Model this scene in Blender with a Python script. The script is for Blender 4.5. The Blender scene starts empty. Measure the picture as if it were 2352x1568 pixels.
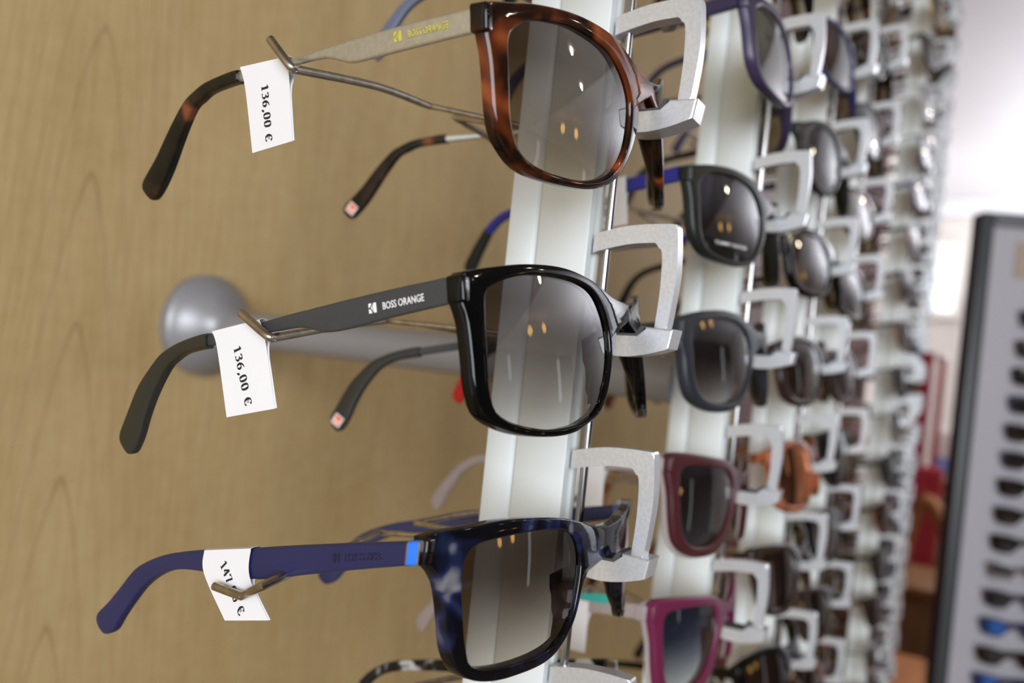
import bpy, bmesh, math, random
from math import sin, cos, pi, sqrt, tan
from mathutils import Vector, Matrix, Euler

S = bpy.context.scene
COL = S.collection
MM = 0.001
H = 1.45                                   # eye height of the camera above the floor

# ------------------------------------------------------------------ camera, world, lights
YAW, PITCH, ROLL = 0.5188, -0.0021, 0.1020
fwd = Vector((cos(YAW) * cos(PITCH), sin(YAW) * cos(PITCH), sin(PITCH)))
right = Vector((sin(YAW), -cos(YAW), 0))
up = right.cross(fwd)
cd = bpy.data.cameras.new('camera')
cam = bpy.data.objects.new('camera', cd)
COL.objects.link(cam)
cd.sensor_width = 36.0
cd.lens = 1880.0 / 2352.0 * 36.0
cd.clip_start, cd.clip_end = 0.01, 60
cd.dof.use_dof = True
cd.dof.focus_distance = 0.21
cd.dof.aperture_fstop = 8.5
cd.dof.aperture_blades = 7
S.camera = cam
Xc = right * cos(ROLL) + up * sin(ROLL)        # image right
Yc = up * cos(ROLL) - right * sin(ROLL)        # image up
M = Matrix((Xc, Yc, -fwd)).transposed().to_4x4()
M.translation = Vector((0, 0, H))
cam.matrix_world = M

w = bpy.data.worlds.new('world'); S.world = w; w.use_nodes = True
w.node_tree.nodes['Background'].inputs[0].default_value = (0.80, 0.88, 1.0, 1)
w.node_tree.nodes['Background'].inputs[1].default_value = 1.3


def area(name, loc, target, sx, sy, power, col):
    l = bpy.data.lights.new(name, 'AREA'); l.shape = 'RECTANGLE'; l.size = sx; l.size_y = sy
    l.energy = power; l.color = col
    o = bpy.data.objects.new(name, l); COL.objects.link(o)
    o.location = loc
    o.rotation_euler = (Vector(target) - Vector(loc)).to_track_quat('-Z', 'Y').to_euler()
    return o


area('shop_window_light', (-2.3, -1.6, H + 0.45), (0.6, 0.1, H - 0.1), 2.4, 1.4, 125, (0.93, 0.96, 1.0))
area('ceiling_fill_light', (4.4, -1.5, H + 0.35), (4.4, -1.499, H + 1.2), 2.4, 1.0, 120, (0.95, 0.96, 1.0))  # added fill that brightens the far ceiling; no such fixture there


S.view_settings.view_transform = 'Standard'
S.view_settings.look = 'None'
S.view_settings.gamma = 1
S.view_settings.use_curve_mapping = False
S.view_settings.exposure = 0.0


# ------------------------------------------------------------------ materials
def nodes(name):
    m = bpy.data.materials.new(name); m.use_nodes = True
    nt = m.node_tree
    return m, nt, nt.nodes['Principled BSDF']


def plain(name, col, rough=0.5, metal=0.0, coat=0.0, var=0.06, scale=60.0, bump=0.0, spec=None):
    m, nt, b = nodes(name)
    tc = nt.nodes.new('ShaderNodeTexCoord'); nz = nt.nodes.new('ShaderNodeTexNoise')
    nz.inputs['Scale'].default_value = scale; nz.inputs['Detail'].default_value = 4
    nt.links.new(tc.outputs['Object'], nz.inputs['Vector'])
    rp = nt.nodes.new('ShaderNodeValToRGB')
    rp.color_ramp.elements[0].position = 0.3; rp.color_ramp.elements[1].position = 0.7
    rp.color_ramp.elements[0].color = tuple(c * (1 - var) for c in col) + (1,)
    rp.color_ramp.elements[1].color = tuple(min(1, c * (1 + var)) for c in col) + (1,)
    nt.links.new(nz.outputs['Fac'], rp.inputs['Fac']); nt.links.new(rp.outputs['Color'], b.inputs['Base Color'])
    b.inputs['Roughness'].default_value = rough; b.inputs['Metallic'].default_value = metal
    b.inputs['Coat Weight'].default_value = coat; b.inputs['Coat Roughness'].default_value = 0.03
    if spec is not None: b.inputs['Specular IOR Level'].default_value = spec
    if bump:
        bp = nt.nodes.new('ShaderNodeBump'); bp.inputs['Strength'].default_value = bump
        bp.inputs['Distance'].default_value = 0.0002
        nt.links.new(nz.outputs['Fac'], bp.inputs['Height']); nt.links.new(bp.outputs['Normal'], b.inputs['Normal'])
    return m


def tortoise(name, stops, scale=95.0, rough=0.06, stretch=(1, 1, 1)):
    m, nt, b = nodes(name)
    tc = nt.nodes.new('ShaderNodeTexCoord'); mp = nt.nodes.new('ShaderNodeMapping')
    mp.inputs['Scale'].default_value = stretch
    nz = nt.nodes.new('ShaderNodeTexNoise'); nz.inputs['Scale'].default_value = scale
    nz.inputs['Detail'].default_value = 1.5; nz.inputs['Distortion'].default_value = 0.6
    rp = nt.nodes.new('ShaderNodeValToRGB')
    rp.color_ramp.elements[0].position = stops[0][0]; rp.color_ramp.elements[0].color = stops[0][1] + (1,)
    rp.color_ramp.elements[1].position = stops[-1][0]; rp.color_ramp.elements[1].color = stops[-1][1] + (1,)
    for p, c in stops[1:-1]:
        e = rp.color_ramp.elements.new(p); e.color = c + (1,)
    nt.links.new(tc.outputs['Object'], mp.inputs['Vector']); nt.links.new(mp.outputs['Vector'], nz.inputs['Vector'])
    nt.links.new(nz.outputs['Fac'], rp.inputs['Fac']); nt.links.new(rp.outputs['Color'], b.inputs['Base Color'])
    b.inputs['Roughness'].default_value = rough; b.inputs['Specular IOR Level'].default_value = 0.3
    return m


def lens_mat(name, top, bottom, z0=-0.034, z1=0.006, spec=1.0, tint=(1, 1, 1), mirror=0.0, p0=0.0, p1=1.0):
    m = bpy.data.materials.new(name); m.use_nodes = True
    nt = m.node_tree; nt.nodes.clear()
    out = nt.nodes.new('ShaderNodeOutputMaterial'); mix = nt.nodes.new('ShaderNodeMixShader')
    tr = nt.nodes.new('ShaderNodeBsdfTransparent'); gl = nt.nodes.new('ShaderNodeBsdfGlossy')
    gl.inputs['Roughness'].default_value = 0.0; gl.inputs['Color'].default_value = tint + (1,)
    tc = nt.nodes.new('ShaderNodeTexCoord'); sp = nt.nodes.new('ShaderNodeSeparateXYZ')
    mr = nt.nodes.new('ShaderNodeMapRange'); mr.inputs['From Min'].default_value = z0; mr.inputs['From Max'].default_value = z1
    rp = nt.nodes.new('ShaderNodeValToRGB')
    rp.color_ramp.elements[0].position = p0; rp.color_ramp.elements[1].position = p1
    rp.color_ramp.elements[0].color = tuple(sqrt(c) for c in bottom) + (1,)
    rp.color_ramp.elements[1].color = tuple(sqrt(c) for c in top) + (1,)
    nt.links.new(tc.outputs['Object'], sp.inputs[0]); nt.links.new(sp.outputs['Z'], mr.inputs['Value'])
    nt.links.new(mr.outputs[0], rp.inputs['Fac']); nt.links.new(rp.outputs['Color'], tr.inputs['Color'])
    fr = nt.nodes.new('ShaderNodeFresnel'); fr.inputs['IOR'].default_value = 1.5
    geo = nt.nodes.new('ShaderNodeNewGeometry')
    inv = nt.nodes.new('ShaderNodeMath'); inv.operation = 'SUBTRACT'; inv.inputs[0].default_value = 1.0
    mx = nt.nodes.new('ShaderNodeMath'); mx.operation = 'MULTIPLY_ADD'; mx.inputs[1].default_value = spec; mx.inputs[2].default_value = mirror
    mul = nt.nodes.new('ShaderNodeMath'); mul.operation = 'MULTIPLY'
    nt.links.new(geo.outputs['Backfacing'], inv.inputs[1])
    nt.links.new(fr.outputs[0], mx.inputs[0]); nt.links.new(mx.outputs[0], mul.inputs[0]); nt.links.new(inv.outputs[0], mul.inputs[1])
    nt.links.new(mul.outputs[0], mix.inputs[0]); nt.links.new(tr.outputs[0], mix.inputs[1]); nt.links.new(gl.outputs[0], mix.inputs[2])
    nt.links.new(mix.outputs[0], out.inputs[0])
    return m


def clear_mat(name, col, alpha=0.5, rough=0.1):
    m, nt, b = nodes(name)
    b.inputs['Base Color'].default_value = col + (1,); b.inputs['Alpha'].default_value = alpha
    b.inputs['Roughness'].default_value = rough
    return m


def wood_mat(name, base, dark, light, arches=False):
    m, nt, b = nodes(name)
    tc = nt.nodes.new('ShaderNodeTexCoord')
    mp = nt.nodes.new('ShaderNodeMapping'); mp.inputs['Scale'].default_value = (1.0, 1.0, 0.055)
    nt.links.new(tc.outputs['Object'], mp.inputs['Vector'])
    n1 = nt.nodes.new('ShaderNodeTexNoise'); n1.inputs['Scale'].default_value = 300; n1.inputs['Detail'].default_value = 5
    nt.links.new(mp.outputs['Vector'], n1.inputs['Vector'])
    mp2 = nt.nodes.new('ShaderNodeMapping'); mp2.inputs['Scale'].default_value = (1.0, 1.0, 0.35)
    nt.links.new(tc.outputs['Object'], mp2.inputs['Vector'])
    n2 = nt.nodes.new('ShaderNodeTexNoise'); n2.inputs['Scale'].default_value = 14; n2.inputs['Detail'].default_value = 3
    n2.inputs['Distortion'].default_value = 0.8
    nt.links.new(mp2.outputs['Vector'], n2.inputs['Vector'])
    mp3 = nt.nodes.new('ShaderNodeMapping'); mp3.inputs['Scale'].default_value = (1.0, 1.0, 1.6)
    mp3.inputs['Rotation'].default_value = (0, 0.5, 0)
    nt.links.new(tc.outputs['Object'], mp3.inputs['Vector'])
    n3 = nt.nodes.new('ShaderNodeTexNoise'); n3.inputs['Scale'].default_value = 60; n3.inputs['Detail'].default_value = 4
    nt.links.new(mp3.outputs['Vector'], n3.inputs['Vector'])
    add = nt.nodes.new('ShaderNodeMath'); add.operation = 'MULTIPLY_ADD'; add.inputs[1].default_value = 0.45
    add2 = nt.nodes.new('ShaderNodeMath'); add2.operation = 'MULTIPLY_ADD'; add2.inputs[1].default_value = 0.22
    mul = nt.nodes.new('ShaderNodeMath'); mul.operation = 'MULTIPLY'; mul.inputs[1].default_value = 0.33
    nt.links.new(n2.outputs['Fac'], mul.inputs[0])
    nt.links.new(n1.outputs['Fac'], add.inputs[0]); nt.links.new(mul.outputs[0], add.inputs[2])
    nt.links.new(n3.outputs['Fac'], add2.inputs[0]); nt.links.new(add.outputs[0], add2.inputs[2])
    rp = nt.nodes.new('ShaderNodeValToRGB')
    rp.color_ramp.elements[0].position = 0.36; rp.color_ramp.elements[1].position = 0.64
    rp.color_ramp.elements[0].color = dark + (1,); rp.color_ramp.elements[1].color = light + (1,)
    e = rp.color_ramp.elements.new(0.5); e.color = base + (1,)
    nt.links.new(add2.outputs[0], rp.inputs['Fac']); nt.links.new(rp.outputs['Color'], b.inputs['Base Color'])
    if arches:
        # a few thin pointed growth-ring lines running up the veneer
        def mth(op, a, b_=None):
            n = nt.nodes.new('ShaderNodeMath'); n.operation = op
            for i, q in enumerate((a, b_)):
                if q is None: continue
                if isinstance(q, (int, float)): n.inputs[i].default_value = q
                else: nt.links.new(q, n.inputs[i])
            return n.outputs[0]
        sp = nt.nodes.new('ShaderNodeSeparateXYZ'); nt.links.new(tc.outputs['Object'], sp.inputs[0])
        dx = mth('ABSOLUTE', mth('SUBTRACT', sp.outputs['X'], 0.306))
        h = mth('ADD', sp.outputs['Z'], mth('MULTIPLY', mth('POWER', dx, 1.5), 30.0))
        h = mth('ADD', h, mth('MULTIPLY', n2.outputs['Fac'], 0.02))
        ph = mth('FRACT', mth('DIVIDE', h, 0.093))
        ln = mth('SUBTRACT', 1.0, mth('MINIMUM', mth('DIVIDE', mth('ABSOLUTE', mth('SUBTRACT', ph, 0.5)), 0.05), 1.0))
        side = mth('LESS_THAN', dx, 0.11)
        fac = mth('MULTIPLY', mth('MULTIPLY', ln, side), 0.6)
        mx = nt.nodes.new('ShaderNodeMixRGB'); mx.inputs[2].default_value = (0.25, 0.13, 0.06, 1)
        nt.links.new(fac, mx.inputs[0]); nt.links.new(rp.outputs['Color'], mx.inputs[1])
        nt.links.new(mx.outputs[0], b.inputs['Base Color'])
    b.inputs['Roughness'].default_value = 0.55; b.inputs['Specular IOR Level'].default_value = 0.25
    return m


def emit(name, col, s):
    m = bpy.data.materials.new(name); m.use_nodes = True
    nt = m.node_tree; nt.nodes.clear()
    o = nt.nodes.new('ShaderNodeOutputMaterial'); e = nt.nodes.new('ShaderNodeEmission')
    e.inputs[0].default_value = col + (1,); e.inputs[1].default_value = s
    nt.links.new(e.outputs[0], o.inputs[0])
    return m


T_BROWN = [(0.38, (0.004, 0.002, 0.001)), (0.47, (0.016, 0.005, 0.002)), (0.57, (0.10, 0.022, 0.006)), (0.69, (0.25, 0.066, 0.017))]
T_GREY = [(0.50, (0.003, 0.003, 0.004)), (0.58, (0.006, 0.008, 0.022)), (0.64, (0.012, 0.017, 0.050)), (0.76, (0.20, 0.19, 0.20))]
T_BW = [(0.42, (0.006, 0.006, 0.007)), (0.52, (0.02, 0.02, 0.022)), (0.6, (0.5, 0.5, 0.5)), (0.75, (0.6, 0.6, 0.6))]
MT = {
    'wood': wood_mat('maple_veneer', (0.440, 0.318, 0.150), (0.385, 0.268, 0.116), (0.485, 0.360, 0.180), arches=True),
    'brownwood': wood_mat('brown_wood', (0.20, 0.10, 0.045), (0.15, 0.07, 0.03), (0.26, 0.14, 0.06)),
    'silver': plain('brushed_silver_paint', (0.60, 0.62, 0.65), 0.34, 0.6, scale=900, var=0.08, bump=0.15),
    'tube': plain('satin_silver_tube', (0.27, 0.27, 0.285), 0.40, 0.3, scale=700, var=0.05, bump=0.1),
    'alu': plain('white_anodised_aluminium', (0.60, 0.635, 0.63), 0.45, 0.0, scale=20, var=0.02),
    'alu_groove': plain('grey_aluminium_edge', (0.42, 0.43, 0.42), 0.45, 0.2, scale=20, var=0.02),
    'chrome': plain('polished_steel_rod', (0.42, 0.42, 0.42), 0.16, 1.0, scale=200, var=0.05),
    'wire': plain('bare_steel_wire', (0.40, 0.36, 0.31), 0.3, 1.0, scale=300, var=0.22, bump=0.2),
    'rubber': plain('grey_rubber', (0.05, 0.05, 0.055), 0.6, 0),
    'black': plain('black_gloss_acetate', (0.002, 0.002, 0.002), 0.05, 0, spec=0.25),
    'blackmatt': plain('black_matt_acetate', (0.010, 0.012, 0.011), 0.36, 0, spec=0.3),
    'greymatt': plain('dark_grey_matt_acetate', (0.018, 0.021, 0.028), 0.4, 0, spec=0.35),
    'gunmetal': plain('dark_grey_lacquered_metal', (0.040, 0.044, 0.048), 0.40, 0.1, scale=500),
    'brushed': plain('brushed_pale_metal', (0.56, 0.56, 0.52), 0.34, 0.85, scale=700, var=0.08, bump=0.2),
    'gold': plain('dull_gold_metal', (0.42, 0.27, 0.08), 0.35, 0.8),
    'tort': tortoise('brown_tortoiseshell', T_BROWN, 75),
    'torttip': tortoise('brown_tortoiseshell_tip', [(0.4, (0.006, 0.006, 0.004)), (0.56, (0.02, 0.012, 0.006)), (0.66, (0.16, 0.05, 0.02))], 70, 0.22),
    'tortblue': tortoise('blue_black_tortoiseshell', T_GREY, 110),
    'tortbw': tortoise('black_white_tortoiseshell', T_BW, 120),
    'tiprub': plain('soft_black_tip', (0.018, 0.017, 0.013), 0.38, 0),
    'navy': plain('navy_rubberised', (0.012, 0.015, 0.072), 0.42, 0),
    'blueband': plain('bright_blue_band', (0.02, 0.17, 0.75), 0.4, 0),
    'bluetemple': plain('cobalt_blue', (0.015, 0.018, 0.22), 0.35, 0),
    'purple': plain('dusky_purple_acetate', (0.034, 0.025, 0.060), 0.3, 0, spec=0.35),
    'greyblue': plain('grey_blue_acetate', (0.11, 0.13, 0.20), 0.4, 0),
    'burg': plain('burgundy_acetate', (0.055, 0.011, 0.015), 0.35, 0, spec=0.35),
    'magenta': plain('magenta_acetate', (0.125, 0.013, 0.048), 0.35, 0, spec=0.35),
    'clear': clear_mat('milky_clear_acetate', (0.42, 0.36, 0.36), 0.62),
    'teal': plain('teal_acetate', (0.03, 0.35, 0.30), 0.4, 0),
    'red': plain('red_acetate', (0.45, 0.008, 0.012), 0.35, 0),
    'copper': tortoise('copper_shimmer', [(0.35, (0.10, 0.03, 0.012)), (0.5, (0.36, 0.11, 0.045)), (0.65, (0.06, 0.022, 0.012))], 60, 0.2),
    'brownac': plain('dark_brown_acetate', (0.02, 0.011, 0.008), 0.1, 0),
    'paper': plain('white_paper', (0.74, 0.74, 0.76), 0.6, 0, var=0.01),
    'ink': plain('black_ink', (0.010, 0.010, 0.010), 0.6, 0),
    'white': plain('white_print', (0.75, 0.75, 0.75), 0.5, 0),
    'yellow': plain('yellow_print', (0.50, 0.44, 0.06), 0.5, 0),
    'navyprint': plain('debossed_navy', (0.008, 0.009, 0.035), 0.5, 0),
    'orange': plain('orange_print', (0.75, 0.13, 0.03), 0.5, 0),
    'redprint': plain('red_print', (0.5, 0.02, 0.02), 0.5, 0),
    'darkwall': plain('dark_brown_wall', (0.055, 0.040, 0.036), 0.6, 0, var=0.3, scale=2.5),
    'cream': plain('cream_plaster', (0.80, 0.76, 0.72), 0.8, 0, var=0.02, scale=3),
    'ceiling_near': plain('ceiling_darkened_for_dim_light', (0.20, 0.17, 0.17), 0.8, 0, var=0.04, scale=3),  # dim light over the near ceiling put into its colour, keeps reflections dark
    'ceiling': plain('white_ceiling_paint', (0.84, 0.84, 0.88), 0.9, 0, var=0.01, scale=3),
    'redwall': plain('dark_red_panel', (0.075, 0.008, 0.010), 0.5, 0, var=0.08, scale=4),
    'redbright': plain('red_curtain_panel', (0.34, 0.018, 0.030), 0.6, 0, var=0.1, scale=6),
    'floor': plain('brown_floor', (0.17, 0.10, 0.05), 0.4, 0, var=0.1, scale=5),
    'darkframe': plain('dark_grey_frame', (0.045, 0.050, 0.058), 0.4, 0),
    'board': plain('pale_grey_board', (0.46, 0.45, 0.49), 0.5, 0, var=0.02, scale=3),
    'tan': plain('tan_card', (0.42, 0.32, 0.25), 0.6, 0),
    'paleblue': plain('pale_blue_card', (0.16, 0.28, 0.62), 0.5, 0),
    'tanwood': wood_mat('tan_wood', (0.30, 0.22, 0.11), (0.24, 0.17, 0.08), (0.36, 0.27, 0.14)),
    'tanstrip': plain('tan_pillar', (0.70, 0.50, 0.32), 0.6, 0),
    'orangewood': wood_mat('orange_bentwood', (0.42, 0.17, 0.055), (0.34, 0.12, 0.04), (0.5, 0.22, 0.08)),
    'windowglow': emit('bright_window', (0.95, 0.97, 1.0), 1.5),
    'warmlamp': emit('warm_lamp_shade', (1.0, 0.55, 0.15), 9.0),
    'spotlamp': emit('ceiling_lamp_bulb', (1.0, 0.88, 0.66), 160.0),
}
LENS = {
    'grey': lens_mat('grey_gradient_lens', (0.15, 0.135, 0.14), (0.74, 0.73, 0.70), p0=0.05, p1=0.85),
    'brown': lens_mat('brown_gradient_lens', (0.13, 0.11, 0.10), (0.66, 0.61, 0.53), p0=0.05, p1=0.75),
    'dark': lens_mat('dark_grey_lens', (0.05, 0.045, 0.055), (0.06, 0.055, 0.06)),
    'darkgrad': lens_mat('dark_gradient_lens', (0.05, 0.045, 0.055), (0.55, 0.52, 0.50), p0=0.05, p1=0.6),
    'brownsolid': lens_mat('dark_brown_lens', (0.06, 0.035, 0.03), (0.10, 0.06, 0.045)),
    'blue': lens_mat('blue_gradient_lens', (0.05, 0.07, 0.13), (0.62, 0.64, 0.60), p0=0.05, p1=0.7),
    'green': lens_mat('green_grey_lens', (0.10, 0.11, 0.05), (0.07, 0.07, 0.06), mirror=0.05),
    'bluemir': lens_mat('blue_mirror_lens', (0.03, 0.05, 0.1), (0.03, 0.05, 0.1), mirror=0.4, tint=(0.1, 0.3, 1.0)),
    'copper': lens_mat('copper_mirror_lens', (0.12, 0.05, 0.03), (0.2, 0.1, 0.06), mirror=0.16, tint=(1.0, 0.4, 0.2)),
}


# ------------------------------------------------------------------ helpers
def obj(name, bm, mat, parent=None, smooth=True, sharp=42):
    bmesh.ops.recalc_face_normals(bm, faces=bm.faces)
    me = bpy.data.meshes.new(name); bm.to_mesh(me); bm.free()
    if smooth:
        me.shade_smooth()
        me.set_sharp_from_angle(angle=math.radians(sharp))
    for m in (mat if isinstance(mat, (list, tuple)) else [mat]): me.materials.append(m)
    o = bpy.data.objects.new(name, me); COL.objects.link(o)
    if parent: o.parent = parent
    return o


def tag(o, label, cat, group=None):
    o['label'] = label; o['category'] = cat
    if group: o['group'] = group
    return o


def empty(name, loc=(0, 0, 0), rot=(0, 0, 0)):
    o = bpy.data.objects.new(name, None); COL.objects.link(o)
    o.location = loc; o.rotation_euler = rot; o.empty_display_size = 0.02
    return o


def structure(o):
    o['kind'] = 'structure'; return o


def copy_tree(o, parent=None):
    c = o.copy(); COL.objects.link(c)
    if parent: c.parent = parent
    for ch in o.children: copy_tree(ch, c)
    return c


def box(bm, x0, x1, y0, y1, z0, z1, bevel=0.0, seg=2):
    vs = [bm.verts.new((x, y, z)) for x in (x0, x1) for y in (y0, y1) for z in (z0, z1)]
    fs = [bm.faces.new([vs[i] for i in f]) for f in ((0, 1, 3, 2), (4, 6, 7, 5), (0, 4, 5, 1), (2, 3, 7, 6), (0, 2, 6, 4), (1, 5, 7, 3))]
    if bevel:
        es = set(e for f in fs for e in f.edges)
        bmesh.ops.bevel(bm, geom=list(es), offset=bevel, segments=seg, affect='EDGES', profile=0.5)


def catmull(P, n=6, closed=False):
    out = []; L = len(P)
    rng = range(L if closed else L - 1)
    for i in rng:
        g = (lambda k: P[k % L]) if closed else (lambda k: P[max(0, min(L - 1, k))])
        p0, p1, p2, p3 = g(i - 1), g(i), g(i + 1), g(i + 2)
        for j in range(n):
            t = j / n
            out.append(tuple(0.5 * (2 * b + (c - a) * t + (2 * a - 5 * b + 4 * c - d) * t * t + (3 * b - a - 3 * c + d) * t ** 3)
                             for a, b, c, d in zip(p0, p1, p2, p3)))
    if not closed: out.append(tuple(P[-1]))
    return out


def tube(bm, pts, r, n=10, cap=True):
    """round tube through pts; r is a radius or a list of radii"""
    P = [Vector(p) for p in pts]; rings = []
    prev = None
    for i, p in enumerate(P):
        d = (P[min(i + 1, len(P) - 1)] - P[max(i - 1, 0)]).normalized()
        if prev is None:
            a = d.orthogonal().normalized()
        else:
            a = (prev - d * prev.dot(d)).normalized()
        prev = a; b = d.cross(a)
        rr = r[i] if isinstance(r, (list, tuple)) else r
        rings.append([bm.verts.new(p + (a * cos(2 * pi * k / n) + b * sin(2 * pi * k / n)) * rr) for k in range(n)])
    for i in range(len(rings) - 1):
        for k in range(n):
            bm.faces.new((rings[i][k], rings[i][(k + 1) % n], rings[i + 1][(k + 1) % n], rings[i + 1][k]))
    if cap:
        bm.faces.new(rings[0]); bm.faces.new(rings[-1][::-1])


def loft(bm, rings, cap=True):
    R = [[bm.verts.new(p) for p in r] for r in rings]; n = len(R[0])
    for i in range(len(R) - 1):
        for k in range(n):
            bm.faces.new((R[i][k], R[i][(k + 1) % n], R[i + 1][(k + 1) % n], R[i + 1][k]))
    if cap:
        bm.faces.new(R[0]); bm.faces.new(R[-1][::-1])


def prism(bm, poly, axis, a, b, bevel=0.0, seg=2):
    """polygon extruded along one axis (0=x,1=y,2=z) between a and b"""
    def pt(p, h):
        v = list(p); v.insert(axis, h); return v
    A = [bm.verts.new(pt(p, a)) for p in poly]; B = [bm.verts.new(pt(p, b)) for p in poly]
    fs = [bm.faces.new(A), bm.faces.new(B[::-1])]
    n = len(poly)
    for i in range(n): bm.faces.new((A[i], A[(i + 1) % n], B[(i + 1) % n], B[i]))
    if bevel:
        es = [e for f in fs for e in f.edges]
        bmesh.ops.bevel(bm, geom=es, offset=bevel, segments=seg, affect='EDGES', profile=0.5)


# ------------------------------------------------------------------ glasses
RC = 150.0


def sag(x, z=0.0):
    return RC - sqrt(max(1.0, RC * RC - x * x)) + (z + 12) ** 2 / 380.0


def ray_hit(poly, c, ang):
    d = (cos(ang), sin(ang)); best = None; n = len(poly)
    for i in range(n):
        x1, y1 = poly[i][0] - c[0], poly[i][1] - c[1]; x2, y2 = poly[(i + 1) % n][0] - c[0], poly[(i + 1) % n][1] - c[1]
        ex, ey = x2 - x1, y2 - y1
        den = d[0] * ey - d[1] * ex
        if abs(den) < 1e-9: continue
        t = (x1 * ey - y1 * ex) / den; s = (x1 * d[1] - y1 * d[0]) / den
        if t > 0 and -1e-6 <= s <= 1 + 1e-6 and (best is None or t > best): best = t
    return (c[0] + d[0] * best, c[1] + d[1] * best)


def contours(shape):
    """outer (from bridge top to bridge bottom, right half, mm) and inner closed contour"""
    sh = SHAPES[shape]
    zt, zb = sh['bridge']
    out = catmull([(0, zt)] + sh['outer'] + [(0, zb)], 5)
    inn = catmull(sh['inner'], 5, True)
    cx = sum(p[0] for p in inn) / len(inn); cz = sum(p[1] for p in inn) / len(inn)
    return out, inn, (cx, cz)


def front_bm(shape, depth=3.6, bevel=0.95, n=84):
    out, inn, c = contours(shape)
    zt, zb = SHAPES[shape]['bridge']
    angs = [2 * pi * k / n for k in range(n)]
    crit = [math.atan2(zt - c[1], -c[0]) % (2 * pi), math.atan2(zb - c[1], -c[0]) % (2 * pi)]
    angs = sorted([a for a in angs if all(abs(a - q) > 0.02 for q in crit)] + crit)
    bm = bmesh.new()
    faces = []
    for s in (1, -1):
        I, O = [], []
        for a in angs:
            pi_ = ray_hit(inn, c, a); po = ray_hit(out, c, a)
            if po[0] < 0.35: po = (0.0, po[1])
            if (Vector(po) - Vector(c)).length < (Vector(pi_) - Vector(c)).length + 1.2:
                d = (Vector(pi_) - Vector(c)); po = tuple(Vector(c) + d * (1 + 1.2 / d.length))
            I.append(bm.verts.new((s * pi_[0], 0, pi_[1]))); O.append(bm.verts.new((s * po[0], 0, po[1])))
        m = len(angs)
        for k in range(m):
            faces.append(bm.faces.new((I[k], I[(k + 1) % m], O[(k + 1) % m], O[k])))
    bmesh.ops.remove_doubles(bm, verts=bm.verts, dist=0.02)
    fs = list(bm.faces)
    r = bmesh.ops.extrude_face_region(bm, geom=fs)
    for v in [g for g in r['geom'] if isinstance(g, bmesh.types.BMVert)]: v.co.y += depth
    bmesh.ops.recalc_face_normals(bm, faces=bm.faces)
    # bevel the boundary loops (front and back)
    es = []
    for e in bm.edges:
        if len(e.link_faces) == 2:
            a, b = e.link_faces
            if a.normal.angle(b.normal, 0) > 1.0 and abs(e.verts[0].co.y - e.verts[1].co.y) < 0.01: es.append(e)
    bmesh.ops.bevel(bm, geom=es, offset=bevel, segments=3, affect='EDGES', profile=0.5, clamp_overlap=True)
    for v in bm.verts: v.co.y += sag(v.co.x, v.co.z)
    # end blocks that wrap back to the hinges
    zt2, zb2, xe, bl = (tuple(SHAPES[shape]['block']) + (4.6,))[:4]
    for s in (1, -1):
        b2 = bmesh.new()
        x0, x1 = sorted((s * (xe - 4.0), s * xe))
        y0 = sag(xe - 3) + 0.4
        box(b2, x0, x1, y0, y0 + bl, zb2, zt2, 0.7, 3)
        me = bpy.data.meshes.new('tmp'); b2.to_mesh(me); b2.free(); bm.from_mesh(me); bpy.data.meshes.remove(me)
    for v in bm.verts: v.co *= MM
    return bm


def lens_bm(shape, side, y=1.1, th=1.5, n=56):
    out, inn, c = contours(shape)
    bm = bmesh.new()
    levels = [1.0, 0.85, 0.68, 0.5, 0.3, 0.12]
    ringF, ringB = [], []
    for t in levels:
        F, B = [], []
        for k in range(n):
            p = ray_hit(inn, c, 2 * pi * k / n)
            d = Vector(p) - Vector(c); q = Vector(c) + d * (1 + 0.3 / d.length) * t
            F.append(bm.verts.new((side * q.x, y + sag(q.x, q.y), q.y))); B.append(bm.verts.new((side * q.x, y + th + sag(q.x, q.y), q.y)))
        ringF.append(F); ringB.append(B)
    for R in (ringF, ringB):
        for i in range(len(levels) - 1):
            for k in range(n): bm.faces.new((R[i][k], R[i][(k + 1) % n], R[i + 1][(k + 1) % n], R[i + 1][k]))
        bm.faces.new(R[-1])
    for k in range(n): bm.faces.new((ringF[0][k], ringF[0][(k + 1) % n], ringB[0][(k + 1) % n], ringB[0][k]))
    for v in bm.verts: v.co *= MM
    return bm


def blade_bm(sections, side, xf, th):
    """sections: (ytop, ztop, ybot, zbot[, thickness]); rounded bar in the plane x = side*xf(y)"""
    bm = bmesh.new(); rings = []
    if len(sections) > 5:
        sections = catmull([tuple(q[:4]) + ((q[4] if len(q) > 4 else th),) for q in sections], 3)
    for sct in sections:
        yt, zt, yb, zb = sct[:4]; t = sct[4] if len(sct) > 4 else th
        T = Vector((0, yt, zt)); B = Vector((0, yb, zb)); d = (T - B); h = d.length; d.normalize()
        r = min(0.45 * t, 0.45 * h, 0.8)
        x = xf((yt + yb) / 2); ring = []
        hw = t / 2
        for (sx, sz, a0) in ((1, 1, 0), (-1, 1, 90), (-1, -1, 180), (1, -1, 270)):
            for k in range(4):
                a = math.radians(a0 + k * 30)
                px = sx * (hw - r) + r * cos(a); pz = (h if sz > 0 else 0) - sz * r + r * sin(a)
                ring.append((B + d * pz + Vector((side * (x + px), 0, 0))) * MM)
        rings.append(ring)
    loft(bm, rings)
    return bm


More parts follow.
